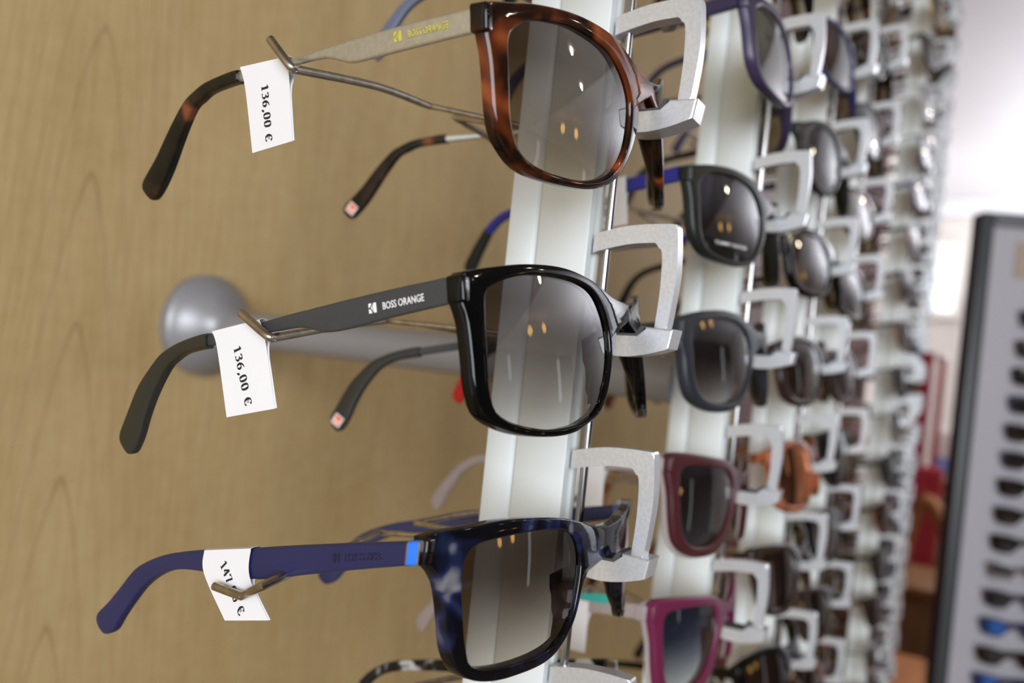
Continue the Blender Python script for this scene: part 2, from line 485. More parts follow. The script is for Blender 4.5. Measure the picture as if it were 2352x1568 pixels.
G1O = [(7, 1.2), (13.7, 2.4), (20, 5), (28, 7.3), (42.3, 8.4), (56, 7.6), (63.6, 6.3), (70.2, 5.2), (71, 4.4), (71, -1.8), (70.5, -5), (70.2, -8), (69.3, -19.8), (66.9, -25.6), (60.6, -30.8), (47.7, -33.1), (33, -32.7), (22.5, -28), (14.4, -18.1), (10.6, -7.5), (7, -4.2)]
G1I = [(65.2, -2.2), (63, .8), (58.5, 3.3), (51, 4.6), (42.8, 4.9), (30, 2.9), (23.4, -.6), (18.8, -5.6), (17.6, -11), (20.6, -21.2), (28.4, -28.6), (40.3, -31.3), (54, -30.2), (61.8, -26.9), (64.9, -20.3), (65.4, -10.8)]
G2O = [(7, 2.6), (14.3, 3.6), (22.6, 6.2), (37, 8.6), (51.5, 8.4), (64.1, 6.6), (71, 5.0), (71.6, 4.3), (71.5, -1.6), (70.6, -4.6), (70.3, -8), (70, -14), (69.4, -20.9), (66.6, -26.7), (57.1, -30.9), (43.6, -32.4), (32.4, -30.5), (21.8, -22.7), (14.6, -9.9), (8, -3.6)]
G2I = [(65.7, -1.9), (64.3, 1.9), (57.1, 4.8), (46.6, 6.2), (32.2, 5.5), (23, 2.3), (18.4, -5.4), (18.6, -14.7), (24.5, -25.6), (32.6, -29.4), (41, -30.5), (50.1, -30.3), (61.2, -27.5), (65.5, -22.6), (66.1, -11.5)]
G3O = [(6, 5.6), (12, 6.2), (19.2, 7.7), (31.1, 9.2), (47.7, 9.3), (60.5, 7.8), (70, 6.4), (71, 5.6), (70.8, 0), (68, -2.4), (66.6, -5.2), (65.2, -11), (63.2, -19.5), (59.4, -24.9), (53.1, -27.6), (43.3, -28), (28.7, -25.9), (20, -18.5), (16, -8), (9, -3.6)]
G3I = [(61.8, -2.2), (60.8, 1.6), (57.6, 4), (47.7, 5.6), (34.9, 6.3), (23.2, 4.8), (18.6, -1), (19, -9.7), (22.3, -19), (29.3, -23.3), (43.9, -25), (55.6, -24), (58.8, -20.1), (61.1, -10.4)]
RO = [(8, 5), (16, 8), (26, 12.5), (38, 13.5), (51, 11.5), (61, 8.4), (68, 7.6), (69.2, 6.6), (69, 0.2), (66.6, -2.6), (64.5, -10), (60, -21), (52, -30), (42, -33.5), (31, -31.5), (21, -24), (14.5, -12), (8, -1.5)]
RI = [(60, -4), (57, 3.5), (49, 8), (38, 9.2), (28, 7.4), (20.5, 1.5), (18.5, -8), (22, -19), (30, -27.5), (41, -29.6), (50, -26.5), (56.6, -18)]
CO = [(8, 3), (14, 5), (24, 8.2), (38, 9.6), (52, 10.4), (64, 10.6), (70, 9.6), (71.2, 6.6), (70, 0), (68.5, -6), (66.6, -17), (63, -26), (54, -31.4), (40, -32.6), (28, -29.6), (19, -19), (14, -9), (8, -3)]
CI = [(64, 0), (61.5, 4.8), (52, 5.8), (38, 5.4), (27, 4.2), (21, -1), (21, -9), (25.4, -19.5), (33, -26), (43, -28.4), (54, -27), (60.4, -21), (63, -11)]
WO = [(8, 4), (16, 6), (28, 9.8), (42, 10.8), (56, 9.6), (66, 7.4), (70.5, 6.2), (71.6, 5), (71.2, -4), (69.6, -9), (68.4, -19), (64.6, -27), (55, -31.6), (43, -32.8), (31, -30.6), (22, -23), (15, -11), (8, -4)]
WI = [(64.5, -3), (62.4, 3), (54, 5.8), (42, 6.6), (30, 5.2), (21.5, 0.6), (18.8, -8), (22.4, -19), (31, -26.6), (43, -28.8), (55, -27.4), (62, -22), (64.6, -12)]
AO = [(7, 5.4), (16, 6.6), (28, 8.2), (42, 8.4), (56, 6.6), (66, 4.6), (69, 3.4), (68.6, 0), (66.4, -2), (66, -10), (62, -24), (54, -34), (43, -38), (31, -36), (21, -27), (15.6, -14), (14.4, -4), (8, 2.4)]
AI = [(64.2, -2), (62, 3), (54, 5.2), (42, 6.8), (28, 6.6), (19, 3), (16.3, -4), (17.6, -14), (22.8, -26), (32, -34.4), (43, -36.2), (53, -32.4), (60.4, -23), (64.2, -10)]
SHAPES = {
    'g1': dict(bridge=(0.4, -4.0), outer=G1O, inner=G1I, block=(4.7, -1.7, 71.9)),
    'g2': dict(bridge=(2.3, -3.0), outer=G2O, inner=G2I, block=(4.6, -1.6, 71.9)),
    'g3': dict(bridge=(5.2, -3.0), outer=G3O, inner=G3I, block=(5.6, -0.4, 71.9, 2.6)),
    'round': dict(bridge=(4.6, -0.8), outer=RO, inner=RI, block=(6.8, 0.6, 70.2)),
    'cat': dict(bridge=(2.6, -1.8), outer=CO, inner=CI, block=(8.6, 2.2, 71.4)),
    'wide': dict(bridge=(3.6, -3.4), outer=WO, inner=WI, block=(5.2, -3.2, 71.8)),
    'avi': dict(bridge=(5.4, 2.6), outer=AO, inner=AI, block=(3.2, 0.0, 68.8)),
}
TX = lambda y: 71.0 - max(0.0, y - 22) / 6.0          # temples close in towards the tips
# temple outlines (ytop, ztop, ybot, zbot)
ARM1 = [(21.4, 3.7, 21.4, -1.7), (38.5, 3.6, 38.5, -2.1), (51, 3.3, 51, -2.5), (57.5, 3.0, 57.5, -2.5), (61, 2.8, 61, -1.5), (64.5, 2.6, 64.5, -.4), (68, 2.4, 68, .1), (76, 1.8, 76, 0), (100, 1.7, 100, -1.1)]
TIP1 = [(99, 2.0, 99, -1.5), (102.5, 1.9, 102.3, -1.6), (112.3, .6, 110.5, -2.4), (118, -1.4, 115, -4.0), (122.6, -3.8, 119, -5.9), (129.1, -9.9, 124.4, -12.1), (136.1, -17.6, 130, -19.8), (140.4, -21.4, 133.6, -24.4, 3), (143.7, -24.3, 136.8, -27.8, 2.8), (144.6, -26.3, 139.4, -29.9, 2.6), (143.5, -28.2, 141, -30.2, 2.2)]
ARM2 = [(21.4, 4.4, 21.4, -1.6), (37.6, 3.6, 37.6, -2.9), (51.3, 2.7, 51.3, -4.3), (57.5, 2.2, 57.5, -4.4), (60.5, 2, 60.5, -3.8), (63.5, 1.7, 63.5, -2.9), (67, 1.5, 67, -2.4), (72.5, 1.0, 72.5, -2.5), (80.3, .3, 80.3, -2.8), (101.5, -1.2, 101.5, -4.3)]
TIP2 = [(100.2, -.7, 100.2, -4.8), (103.7, -.9, 103.5, -4.9), (111.4, -2.1, 109.7, -5.5), (117.2, -3.8, 114.4, -7.2), (121.4, -5.9, 118, -9.4), (129.3, -12.5, 123.7, -15.5), (133.8, -18.4, 128, -22), (137, -23, 130.2, -26.4, 3), (139, -25.8, 132, -29.4, 2.8), (139.6, -28, 134.2, -32, 2.6), (138.6, -30.2, 136.4, -32.4, 2.2)]
ARM3 = [(22.4, 4.4, 22.4, -.9), (39, 1.2, 39, -5), (55, -2, 55, -9.2), (68, -4.7, 67.6, -12.6), (76.2, -6.5, 75.6, -13.9), (85.5, -8.3, 85, -14.8), (94.8, -10.1, 93.8, -15.6), (103.5, -12.1, 102, -16.6), (110.6, -14.1, 108.2, -18.2), (118, -17.1, 114.4, -21.1), (124.3, -20.8, 120, -25.2), (130.4, -27.2, 125.2, -31, 3), (135.4, -32.4, 129.2, -36, 3), (139.8, -36.3, 131.8, -39.8, 2.8), (140.6, -38.6, 134.8, -41.6, 2.4), (139.4, -40.4, 136.4, -42, 2)]
ARMG = [(22.4, 5.2, 22.4, -.9), (38, 4.3, 38, -1.6), (59, 3.0, 59, -2.4), (82, 1.6, 82, -3.0), (99, .6, 99, -3.4), (110, -.6, 109, -4.4), (118, -3.3, 115.4, -6.4), (125, -8.4, 121.4, -11.0), (132, -16.8, 127.2, -19.6), (136.4, -22.6, 130.8, -26.0, 3), (138, -25.6, 132.6, -29.0, 2.6), (137, -27.6, 134.4, -30.0, 2)]
ARMW = [(21, 3.0, 21, .8), (65, 1.4, 65, -.6), (105, -.4, 105, -2.0), (117, -3.2, 115.8, -5), (126, -10.4, 124.2, -11.4), (133, -20, 130.6, -21.2), (135, -26, 132.6, -27)]


def nosepad_bm(s, shape):
    """moulded nose flange: runs down the nasal side of the rim and reaches back from it"""
    bm = bmesh.new()
    if shape == 'avi':
        bmesh.ops.create_uvsphere(bm, u_segments=14, v_segments=8, radius=1.0)
        R = Matrix.Rotation(s * 0.5, 4, 'Z') @ Matrix.Rotation(s * -0.3, 4, 'Y')
        for v in bm.verts:
            c = R @ Vector((v.co.x * 1.4, v.co.y * 3.2, v.co.z * 6))
            v.co = (c + Vector((s * 11, 6.4, -7))) * MM
        tube(bm, [Vector(p) * MM for p in ((s * 16, 1.6, -3), (s * 14, 5, -4), (s * 11.4, 6.2, -6.4))], 0.0006, 6)
        return bm
    out, inn, c = contours(shape)
    nas = [p for p in out[len(out) // 2:] if p[0] < 26 and p[1] < -3.2 and p[0] > 5.5]
    zs = sorted(set(p[1] for p in nas))
    z0, z1 = zs[-1] - 1.0, zs[0] + 1.0
    rings = []; K = 12
    for k in range(K):
        f = k / (K - 1); z = z0 + (z1 - z0) * f
        a = min(nas, key=lambda p: abs(p[1] - z))
        x = a[0] + 1.1
        D = 3.0 + 5.2 * min(1, f / 0.18) ** 0.7 * max(0.0, 1 - max(0, f - 0.18) / 0.82) ** 0.9
        hw = 1.2
        ring = []
        for i in range(16):
            t = 2 * pi * i / 16
            y = D / 2 * cos(t); xx = hw * sin(t)
            ring.append(Vector((s * (x + xx + 0.24 * (y + D / 2)), 0.8 + sag(x, z) + D / 2 + y, z)) * MM)
        rings.append(ring)
    loft(bm, rings)
    return bm


def text_mesh(txt, size, bold=0.0):
    cu = bpy.data.curves.new('t', 'FONT'); cu.body = txt; cu.size = size; cu.offset = bold
    cu.align_x = 'LEFT'; cu.resolution_u = 3
    o = bpy.data.objects.new('t', cu); COL.objects.link(o)
    dg = bpy.context.evaluated_depsgraph_get(); dg.update()
    me = bpy.data.meshes.new_from_object(o.evaluated_get(dg))
    bm = bmesh.new(); bm.from_mesh(me)
    bpy.data.objects.remove(o); bpy.data.curves.remove(cu); bpy.data.meshes.remove(me)
    return bm


def place_flat(bm, origin, rvec, uvec, thick=0.00006):
    """lay a flat xy mesh onto a surface: x runs along rvec, y along uvec; give it a little thickness"""
    rv_, uv_ = Vector(rvec).normalized(), Vector(uvec).normalized(); nv = rv_.cross(uv_)
    r = bmesh.ops.extrude_face_region(bm, geom=list(bm.faces))
    top = set(g for g in r['geom'] if isinstance(g, bmesh.types.BMVert))
    for v in bm.verts:
        v.co = Vector(origin) + rv_ * v.co.x + uv_ * v.co.y + nv * (thick if v in top else 0)


def logo_bm(s):
    """square mark: two cut corners at the left, a rounded block at the right"""
    bm = bmesh.new()
    def poly(P): bm.faces.new([bm.verts.new((x * s, y * s, 0)) for x, y in P])
    arc = [(0.42 - 0.42 * cos(a), 0) for a in (0,)]
    poly([(0, 1), (0.40, 1), (0.34, 0.86), (0.20, 0.66), (0, 0.56)])
    poly([(0, 0.46), (0.16, 0.42), (0.34, 0.22), (0.42, 0.0), (0.0, 0.0)])
    poly([(0.26, 0.54), (0.40, 0.68), (0.50, 0.9), (0.47, 0.5), (0.50, 0.14), (0.4, 0.36)])
    poly([(1, 1), (0.66, 1), (0.58, 0.8), (0.55, 0.5), (0.58, 0.2), (0.66, 0), (1, 0)])
    return bm


GLYPH = {
    '1': (0.50, [[(.27, 0), (.27, 1)], [(.06, .84), (.16, .90), (.27, 1)], [(.10, 0.02), (.44, 0.02)]]),
    '3': (0.52, [[(.07, .82), (.18, .96), (.34, .95), (.41, .79), (.34, .62), (.18, .54)], [(.18, .54), (.38, .47), (.45, .28), (.36, .07), (.20, .01), (.06, .10)]]),
    '6': (0.53, [[(.45, .97), (.24, .83), (.10, .56), (.08, .30), (.15, .07), (.27, .01), (.40, .10), (.45, .30), (.39, .50), (.27, .57), (.12, .46)]]),
    '0': (0.52, [[(.26, 1), (.12, .88), (.07, .5), (.12, .12), (.26, 0), (.40, .12), (.45, .5), (.40, .88), (.26, 1)]]),
    '4': (0.53, [[(.36, 0), (.36, .98)], [(.36, .98), (.02, .30)], [(.02, .29), (.50, .29)]]),
    '7': (0.52, [[(.05, .80), (.08, .96)], [(.07, .96), (.47, .96)], [(.47, .96), (.32, .5), (.20, 0)]]),
    '9': (0.53, [[(.08, .03), (.29, .17), (.43, .44), (.45, .70), (.38, .93), (.26, .99), (.13, .90), (.08, .70), (.14, .50), (.26, .43), (.41, .54)]]),
    '8': (0.53, [[(.26, 1), (.14, .92), (.11, .76), (.26, .56), (.42, .40), (.44, .16), (.27, 0), (.09, .14), (.12, .38), (.26, .52), (.39, .70), (.39, .90), (.26, 1)]]),
    ',': (0.28, [[(.12, .10), (.17, .04), (.12, -.12), (.04, -.2)], [(.06, .06), (.18, .06)]]),
    ' ': (0.34, []),
    '€': (0.62, [[(.56, .80), (.50, .93), (.36, .99), (.20, .85), (.13, .5), (.20, .15), (.36, .01), (.50, .06), (.58, .18)], [(.02, .60), (.48, .60)], [(.02, .42), (.46, .42)]]),
}


def serif_bm(txt, size):
    bm = bmesh.new(); x = 0.0
    for ch in txt:
        adv, strokes = GLYPH[ch]
        for st in strokes:
            P = catmull(st, 6) if len(st) > 2 else st
            L = []
            for i, p in enumerate(P):
                a = P[max(0, i - 1)]; b = P[min(len(P) - 1, i + 1)]
                if ch == '0' and i in (0, len(P) - 1): a, b = P[-2], P[1]
                dx, dy = b[0] - a[0], b[1] - a[1]; l = sqrt(dx * dx + dy * dy) or 1
                nx, ny = -dy / l, dx / l
                t = 0.022 + 0.062 * abs(nx) ** 1.5
                L.append((p[0] + nx * t, p[1] + ny * t, p[0] - nx * t, p[1] - ny * t))
            V = [(bm.verts.new(((x + 0.07 + q[0] * 0.80) * size, q[1] * size, 0)), bm.verts.new(((x + 0.07 + q[2] * 0.80) * size, q[3] * size, 0))) for q in L]
            for i in range(len(V) - 1): bm.faces.new((V[i][0], V[i + 1][0], V[i + 1][1], V[i][1]))
        x += adv
    return bm, x * size


def make_glasses(shape, frame, lens, arm, temple='g', tip=None, depth=3.6, name='sunglasses', pads=True, bevel=0.95, arm_th=3.0, inner=None):
    root = empty(name)
    thin = shape == 'avi'
    obj('frame_front', front_bm(shape, 2.0 if thin else depth, 0.45 if thin else bevel), MT[frame], root)
    if inner:                                      # paler layer laminated behind the coloured front
        b = front_bm(shape, 1.6, 0.4)
        for v in b.verts: v.co.y += 3.2 * MM; v.co.x *= 1.012; v.co.z = v.co.z * 1.012 - 0.0004
        obj('back_layer', b, MT[inner], root)
    for s in (-1, 1): obj('lens', lens_bm(shape, s, 0.6 if thin else 1.1), LENS[lens], root)
    if pads:
        for s in (-1, 1): obj('nose_pad', nosepad_bm(s, shape), MT[frame], root)
    A, T = {'1': (ARM1, TIP1), '2': (ARM2, TIP2), '3': (ARM3, None), 'g': (ARMG, None), 'w': (ARMW, None)}[temple]
    dz = SHAPES[shape]['block'][0] - A[0][1]
    for s in (-1, 1):
        th = {'1': 1.5, '2': 1.5, '3': 3.2, 'w': 1.3}.get(temple, arm_th)
        Aq = A if temple in '123' else [(a[0], a[1] + dz * max(0, 1 - (a[0] - 20) / 60), a[2], a[3] + dz * max(0, 1 - (a[2] - 20) / 60)) + tuple(a[4:]) for a in A]
        if temple == 'g' and tip:
            k = 7
            t = obj('temple', blade_bm(Aq[:k + 1], s, TX, th), MT[arm], root)
            obj('temple_tip', blade_bm(Aq[k:], s, TX, th + 0.5), MT[tip], t)
        else:
            t = obj('temple', blade_bm(Aq, s, TX, th), MT[arm], root)
            if T: obj('temple_tip', blade_bm(T, s, TX, 3.2), MT[tip], t)
    return root


def pose(root, p, yaw, pitch, roll):
    root.location = (p[0] * MM, p[1] * MM, H + p[2] * MM)
    Mx = Matrix.Rotation(yaw, 3, 'Z') @ Matrix.Rotation(roll, 3, 'Y') @ Matrix.Rotation(pitch, 3, 'X')
    root.rotation_euler = Mx.to_euler()


def temples_of(root):
    return [c for c in root.children if c.name.startswith('temple')]


def sideprint(temple, bm, mat, name, y, z, slope, off):
    """print on the camera-side face of the near temple, reading towards the hinge"""
    rvec = Vector((-cos(slope) / 6, -cos(slope), -sin(slope))).normalized()
    uvec = Vector((0, -sin(slope), cos(slope)))
    uvec = (uvec - rvec * uvec.dot(rvec)).normalized()
    place_flat(bm, Vector((-(TX(y) + off) * MM, y * MM, z * MM)), rvec, uvec)
    return obj(name, bm, mat, temple, smooth=False)


# ------------------------------------------------------------------ rails and brackets
X1, DX, DZ = 225.0, 174.2, 65.0
ZTOP = 102.3                                # height of the row-0 bracket corner above eye level (mm)


def make_bracket():
    """C-shaped arm in the y-z plane; origin at the rail axis level with the bracket's top outer corner"""
    bm = bmesh.new()
    outer = catmull([(103, -3.6), (101, -2.8), (93, -0.9), (85, -0.1), (77.6, 0.0)], 5) + catmull([(77.2, -0.6), (76.3, -10), (76.3, -18), (77.5, -30.5)], 5)
    inner = catmull([(81.2, -30.5), (80.6, -20), (80.9, -10), (81.8, -6.4)], 5)[:-1] + catmull([(82.6, -5.4), (90, -5.9), (97, -7.3), (103, -9.0)], 5)
    poly = [(y * MM, z * MM) for y, z in outer + inner]
    prism(bm, poly, 0, -2.3 * MM, 2.3 * MM, 0.5 * MM, 2)
    br = obj('bracket', bm, MT['silver'], sharp=20)
    bm = bmesh.new()
    P = [(74.7, -29.8), (83.2, -29.8), (85.0, -33.2), (94.6, -33.6), (96.8, -30.6), (99.8, -31.2)] + catmull([(99.6, -35), (97.4, -37.4), (93, -38.7), (88, -38.7), (82, -37.5), (75.6, -35.4)], 4)
    prism(bm, [(y * MM, z * MM) for y, z in P], 0, -4.2 * MM, 4.2 * MM, 0.6 * MM, 2)
    obj('nose_rest', bm, MT['silver'], br, sharp=20)
    bm = bmesh.new()
    P = [(83.2, -29.5), (84.5, -29.5), (86.0, -31.9), (94.0, -32.3), (95.9, -30.2), (97.0, -30.2), (94.8, -33.7), (84.8, -33.3)]
    prism(bm, [(y * MM, z * MM) for y, z in P], 0, -4.15 * MM, 4.15 * MM)
    obj('rubber_pad', bm, MT['rubber'], br)
    return br


def make_wire(side, B, E, T, bow=0.0, via=None):
    """temple support: stem out of the rail, arm out to one side, upturned tip (relative to bracket origin)"""
    bm = bmesh.new()
    st = (side * 1.5, 128, -35.4)
    B = (side * B[0], B[1], B[2]); E = (side * E[0], E[1], E[2]); T = (side * T[0], T[1], T[2])
    def lerp(a, b, t): return tuple(p + (q - p) * t for p, q in zip(a, b))
    mid = lerp(B, E, 0.45); mid = (mid[0], mid[1], mid[2] + bow)
    if via: mid = (side * via[0], via[1], via[2])
    pts = [st, lerp(st, B, 0.5), lerp(st, B, 0.92), B, lerp(B, mid, 0.15), mid, lerp(mid, E, 0.9), lerp(E, mid, 0.03), lerp(E, T, 0.14), T]
    P = catmull(pts, 4)
    n = len(P)
    rad = [(0.75 + 0.4 * min(1, i / (n * 0.4))) * MM for i in range(n)]
    tube(bm, [Vector(p) * MM for p in P], rad, 10)
    return obj('support_wire', bm, MT['wire'])


def ubox(name, x0, x1, y0, y1, z0, z1, mat, parent=None, bevel=0.0, kind=None):
    bm = bmesh.new(); box(bm, x0, x1, y0, y1, z0, z1, bevel)
    o = obj(name, bm, mat, parent, smooth=False)
    if kind: o['kind'] = kind
    return o


# --- the setting
WY = 0.484
XW = 1.95
ubox('wall_left', -1.6, XW, WY, WY + 0.05, 0, H + 1.2, MT['wood'], kind='structure')
ubox('wall_left_far', XW, 4.6, WY + 0.01, WY + 0.06, 0, H + 1.2, MT['redwall'], kind='structure')
ubox('wall_far', 6.0, 6.05, -4.6, WY + 0.06, 0, H + 1.2, MT['cream'], kind='structure')
ubox('wall_left_end', 4.6, 6.0, WY + 0.01, WY + 0.06, 0, H + 1.2, MT['cream'], kind='structure')
ubox('wall_right', -2.6, 6.05, -4.65, -4.6, 0, H + 1.2, MT['darkwall'], kind='structure')
ubox('floor', -2.6, 6.05, -4.65, WY + 0.06, -0.05, 0, MT['floor'], kind='structure')
ubox('ceiling', 2.3, 6.05, -4.65, WY + 0.06, H + 1.2, H + 1.25, MT['ceiling'], kind='structure')
ubox('ceiling', -2.6, 2.3, -4.65, WY + 0.06, H + 1.19, H + 1.25, MT['ceiling_near'], kind='structure')
for nm_, y0_, y1_, z0_, z1_ in (('wall_back_sill', -4.6, WY, 0, 0.9), ('wall_back_head', -4.6, WY, H + 0.95, H + 1.19), ('wall_back_side', -4.6, -3.3, 0.9, H + 0.95), ('wall_back_corner', -0.05, WY, 0.9, H + 0.95)):
    ubox(nm_, -2.65, -2.6, y0_, y1_, z0_, z1_, MT['cream'], kind='structure')
ubox('trim_1', 5.93, 6.0, -4.6, WY, H + 1.08, H + 1.2, MT['ceiling'], kind='structure', bevel=0.01)

ORD = ['first', 'second', 'third', 'fourth', 'fifth', 'sixth', 'seventh', 'eighth', 'ninth', 'tenth', 'eleventh', 'twelfth',
       'thirteenth', 'fourteenth', 'fifteenth', 'sixteenth', 'seventeenth', 'eighteenth', 'nineteenth', 'twentieth',
       'twenty-first', 'twenty-second', 'twenty-third', 'twenty-fourth', 'twenty-fifth', 'twenty-sixth']
# rails: four close together, then a second run farther along that stands a little closer to the wall
RAILS = [(0, 0), (1, 0), (2, 0), (3, 0), (6.2, 0), (7.2, 6), (8.2, 12), (9.2, 18), (10.2, 23)]
NR = len(RAILS)
def rx(k): return X1 + DX * RAILS[k][0]
def ry(k): return RAILS[k][1]


def img(x, y, z):
    """pixel of a point (metres, z above eye level) in the 2352x1568 photograph: only used to skip rows outside the frame"""
    v = Vector((x, y, z)); d = v.dot(fwd)
    a, b = v.dot(right) / d * 1880, v.dot(up) / d * 1880
    return 1176 + a * cos(ROLL) + b * sin(ROLL), 784 + a * sin(ROLL) - b * cos(ROLL)


def rows_of(k):
    x = rx(k) * MM; rows = []
    for r in range(-16, 22):
        z = (ZTOP - DZ * r) * MM
        v = img(x, 0.080, z)[1]; v2 = img(x, 0.080, z - 0.065)[1]
        if v2 > -30 and v < 1600: rows.append(r)
    return rows


# --- rails
WIRES = {
    'w1': [((9.5, 163, -29), (77.4, 155.6, -40.3), (77.8, 163.8, -32.3), 1.5), ((7, 164, -28), (76, 155, -38), (76, 165, -32), 1.0)],
    'w2': [((9.5, 172, -35.3), (79.8, 151, -43), (79.6, 162.2, -37.6), 0.5), ((8, 170, -35), (76, 153, -41), (76, 164, -36), 0.5)],
    'w3': [((8, 167, -40.4), (77.4, 154.5, -43.0), (76.4, 165.3, -43.3), 4.0, (78, 141.9, -35.5)), ((7, 163, -38.5), (76, 152, -42), (76, 163, -39), 2.0)],
}
bproto = make_bracket()
wproto = {}
for kx, ws in WIRES.items():
    wproto[kx] = [make_wire(-1, *ws[0]), make_wire(1, *ws[1])]


def rail(k):
    x = rx(k) * MM
    root = empty('display_rail', (x, 0.117 + ry(k) * MM, 0))
    lab = 'white aluminium rail with silver brackets, '
    if k == 0: lab += 'nearest the camera behind the tortoiseshell sunglasses'
    elif k == NR - 1: lab += 'farthest of the row, beside the red panel'
    else: lab += ORD[k] + ' rail from the camera'
    tag(root, lab, 'display rail', 'display rails along the maple wall')
    z0, z1 = 0.45, H + 0.75
    bm = bmesh.new()
    # horizontal section of the extrusion (x across, y depth), near side stepped by a long groove
    sec = [(-4.6, -13.4), (-4.9, -12.6), (-4.9, 3.0), (-4.3, 3.9), (-3.6, 4.2), (-4.3, 4.8), (-4.9, 5.6), (-5.6, 13.2), (-5.2, 13.8), (4.6, 13.8), (4.9, 13.2), (4.9, -12.6), (4.4, -13.4), (1.6, -13.4), (1.6, -11.0), (-1.6, -11.0), (-1.6, -13.4)]
    A = [bm.verts.new((p[0] * MM, p[1] * MM, z0)) for p in sec]; B = [bm.verts.new((p[0] * MM, p[1] * MM, z1)) for p in sec]
    n = len(sec)
    for i in range(n): bm.faces.new((A[i], A[(i + 1) % n], B[(i + 1) % n], B[i]))
    bm.faces.new(A[::-1]); bm.faces.new(B)
    obj('profile', bm, MT['alu'], root)
    bm = bmesh.new(); tube(bm, [(0.0006, -0.0175, z0 + 0.01), (0.0006, -0.0175, z1 - 0.01)], 0.00125, 14)
    obj('rod', bm, MT['chrome'], root)
    for r in rows_of(k):
        z = H + (ZTOP - DZ * r) * MM
        b = bproto.copy(); COL.objects.link(b); b.parent = root; b.location = (0, -0.117, z)
        for ch in bproto.children:
            c = ch.copy(); COL.objects.link(c); c.parent = b
        wk = {0: 'w1', 1: 'w2', 2: 'w3'}.get(r, 'w2') if k == 0 else ('w2', 'w1', 'w3')[(r * 2 + k) % 3]
        if k < 6:
            for wpr in wproto[wk]:
                c = wpr.copy(); COL.objects.link(c); c.parent = b
    return root


for k in range(NR): rail(k)
for o in [bproto] + list(bproto.children) + [q for v in wproto.values() for q in v]: bpy.data.objects.remove(o)


# --- wall standoff behind the nearest rails
def standoff(x, z, label):
    root = empty('wall_standoff', (x, WY, z))
    tag(root, label, 'wall standoff')
    bm = bmesh.new()
    prof = [(0, 0), (35, 0), (35.6, -0.8), (35.6, -7.6), (35.0, -8.6), (34.4, -9.0), (33.2, -11.6), (31.4, -14.6), (28.8, -17.8), (25.4, -21.0), (21.4, -24.0), (17.6, -26.6), (15.0, -29.0), (13.6, -31.4), (12.9, -33.6), (12.2, -34.0), (0, -34.0)]
    n = 48; R = []
    for r_, y in prof[1:-1]:
        R.append([bm.verts.new((r_ * cos(2 * pi * i / n) * MM, y * MM, r_ * sin(2 * pi * i / n) * MM)) for i in range(n)])
    for a, b in zip(R, R[1:]):
        for i in range(n): bm.faces.new((a[i], a[(i + 1) % n], b[(i + 1) % n], b[i]))
    bm.faces.new(R[0]); bm.faces.new(R[-1])
    obj('flange', bm, MT['tube'], root)
    bm = bmesh.new(); tube(bm, [(0, -0.032, 0), (0, -(WY - 0.1308), 0)], 0.0118, 40)
    obj('tube', bm, MT['tube'], root)
    return root


standoff((X1 + DX) * MM, H - 0.0119, 'silver tube on a round domed wall flange behind the black sunglasses')

# --- sunglasses
HG = []


def lettering(root, y, z, slope, kind, mat, off=.85, size=1.65, txt='BOSS ORANGE', bold=0.016):
    t = [c for c in root.children if c.name.startswith('temple')][0]
    bm = logo_bm(2.3 * MM)
    sideprint(t, bm, MT[mat], 'emblem', y, z, slope, off)
    bm = text_mesh(txt, 1.0, bold)
    xs = [v.co.x for v in bm.verts]; wd = max(xs) - min(xs); hy = max(v.co.y for v in bm.verts)
    for v in bm.verts: v.co = Vector(((v.co.x - min(xs)) / wd * 11.9 * MM, v.co.y / hy * size * MM, 0))
    sideprint(t, bm, MT[mat], 'lettering', y - 4.1 * cos(slope), z - 4.1 * sin(slope) + 0.3, slope, off)


def tip_logo(root, pts):
    """small printed square on the inner face of the far temple tip"""
    t = [c for c in root.children if c.name.startswith('temple')][1]
    y, z, slope = pts
    d = Vector((-cos(slope) / 6, cos(slope), sin(slope))).normalized()          # towards the tip end
    rvec = -d; uvec = Vector((0, -sin(slope), cos(slope)))
    uvec = (uvec - rvec * uvec.dot(rvec)).normalized()
    n = rvec.cross(uvec)
    if n.x > 0: rvec, uvec = uvec, rvec; n = -n
    sz = 4.4 * MM
    o = Vector((TX(y) - 1.62, y, z)) * MM - (rvec + uvec) * (sz / 2)
    bm = bmesh.new()
    bm.faces.new([bm.verts.new(p) for p in ((0, 0, 0), (sz, 0, 0), (sz, sz, 0), (0, sz, 0))])
    place_flat(bm, o, rvec, uvec, 0.00008)
    obj('tip_label', bm, MT['white'], t, smooth=False)
    bm = logo_bm(3.5 * MM)
    place_flat(bm, o + (rvec + uvec) * 0.45 * MM + n * 0.00012, rvec, uvec, 0.00008)
    obj('tip_emblem', bm, MT['orange'], t, smooth=False)


g1 = make_glasses('g1', 'tort', 'brown', 'brushed', '1', 'torttip'); pose(g1, (220, 88.2, 77.5), .104, -.075, -.12)
tag(g1, 'brown tortoiseshell sunglasses with pale brushed metal temples, topmost on the nearest rail', 'sunglasses', 'sunglasses on the wall display')
lettering(g1, 43.5, -.1, -0.01, 'p', 'yellow', off=.82)
tip_logo(g1, (139.9, -26.0, -.86))
g2 = make_glasses('g2', 'black', 'grey', 'gunmetal', '2', 'tiprub'); pose(g2, (220, 88.2, 11.6), .125, -.175, 0)
tag(g2, 'glossy black sunglasses with white-lettered dark grey temples, in front of the wall tube', 'sunglasses', 'sunglasses on the wall display')
lettering(g2, 43.8, -1.4, -0.06, 'p', 'white', off=.82)
tip_logo(g2, (135.6, -28.0, -.90))
g3 = make_glasses('g3', 'tortblue', 'brown', 'navy', '3'); pose(g3, (220, 86.7, -55.5), .062, -.045, .08)
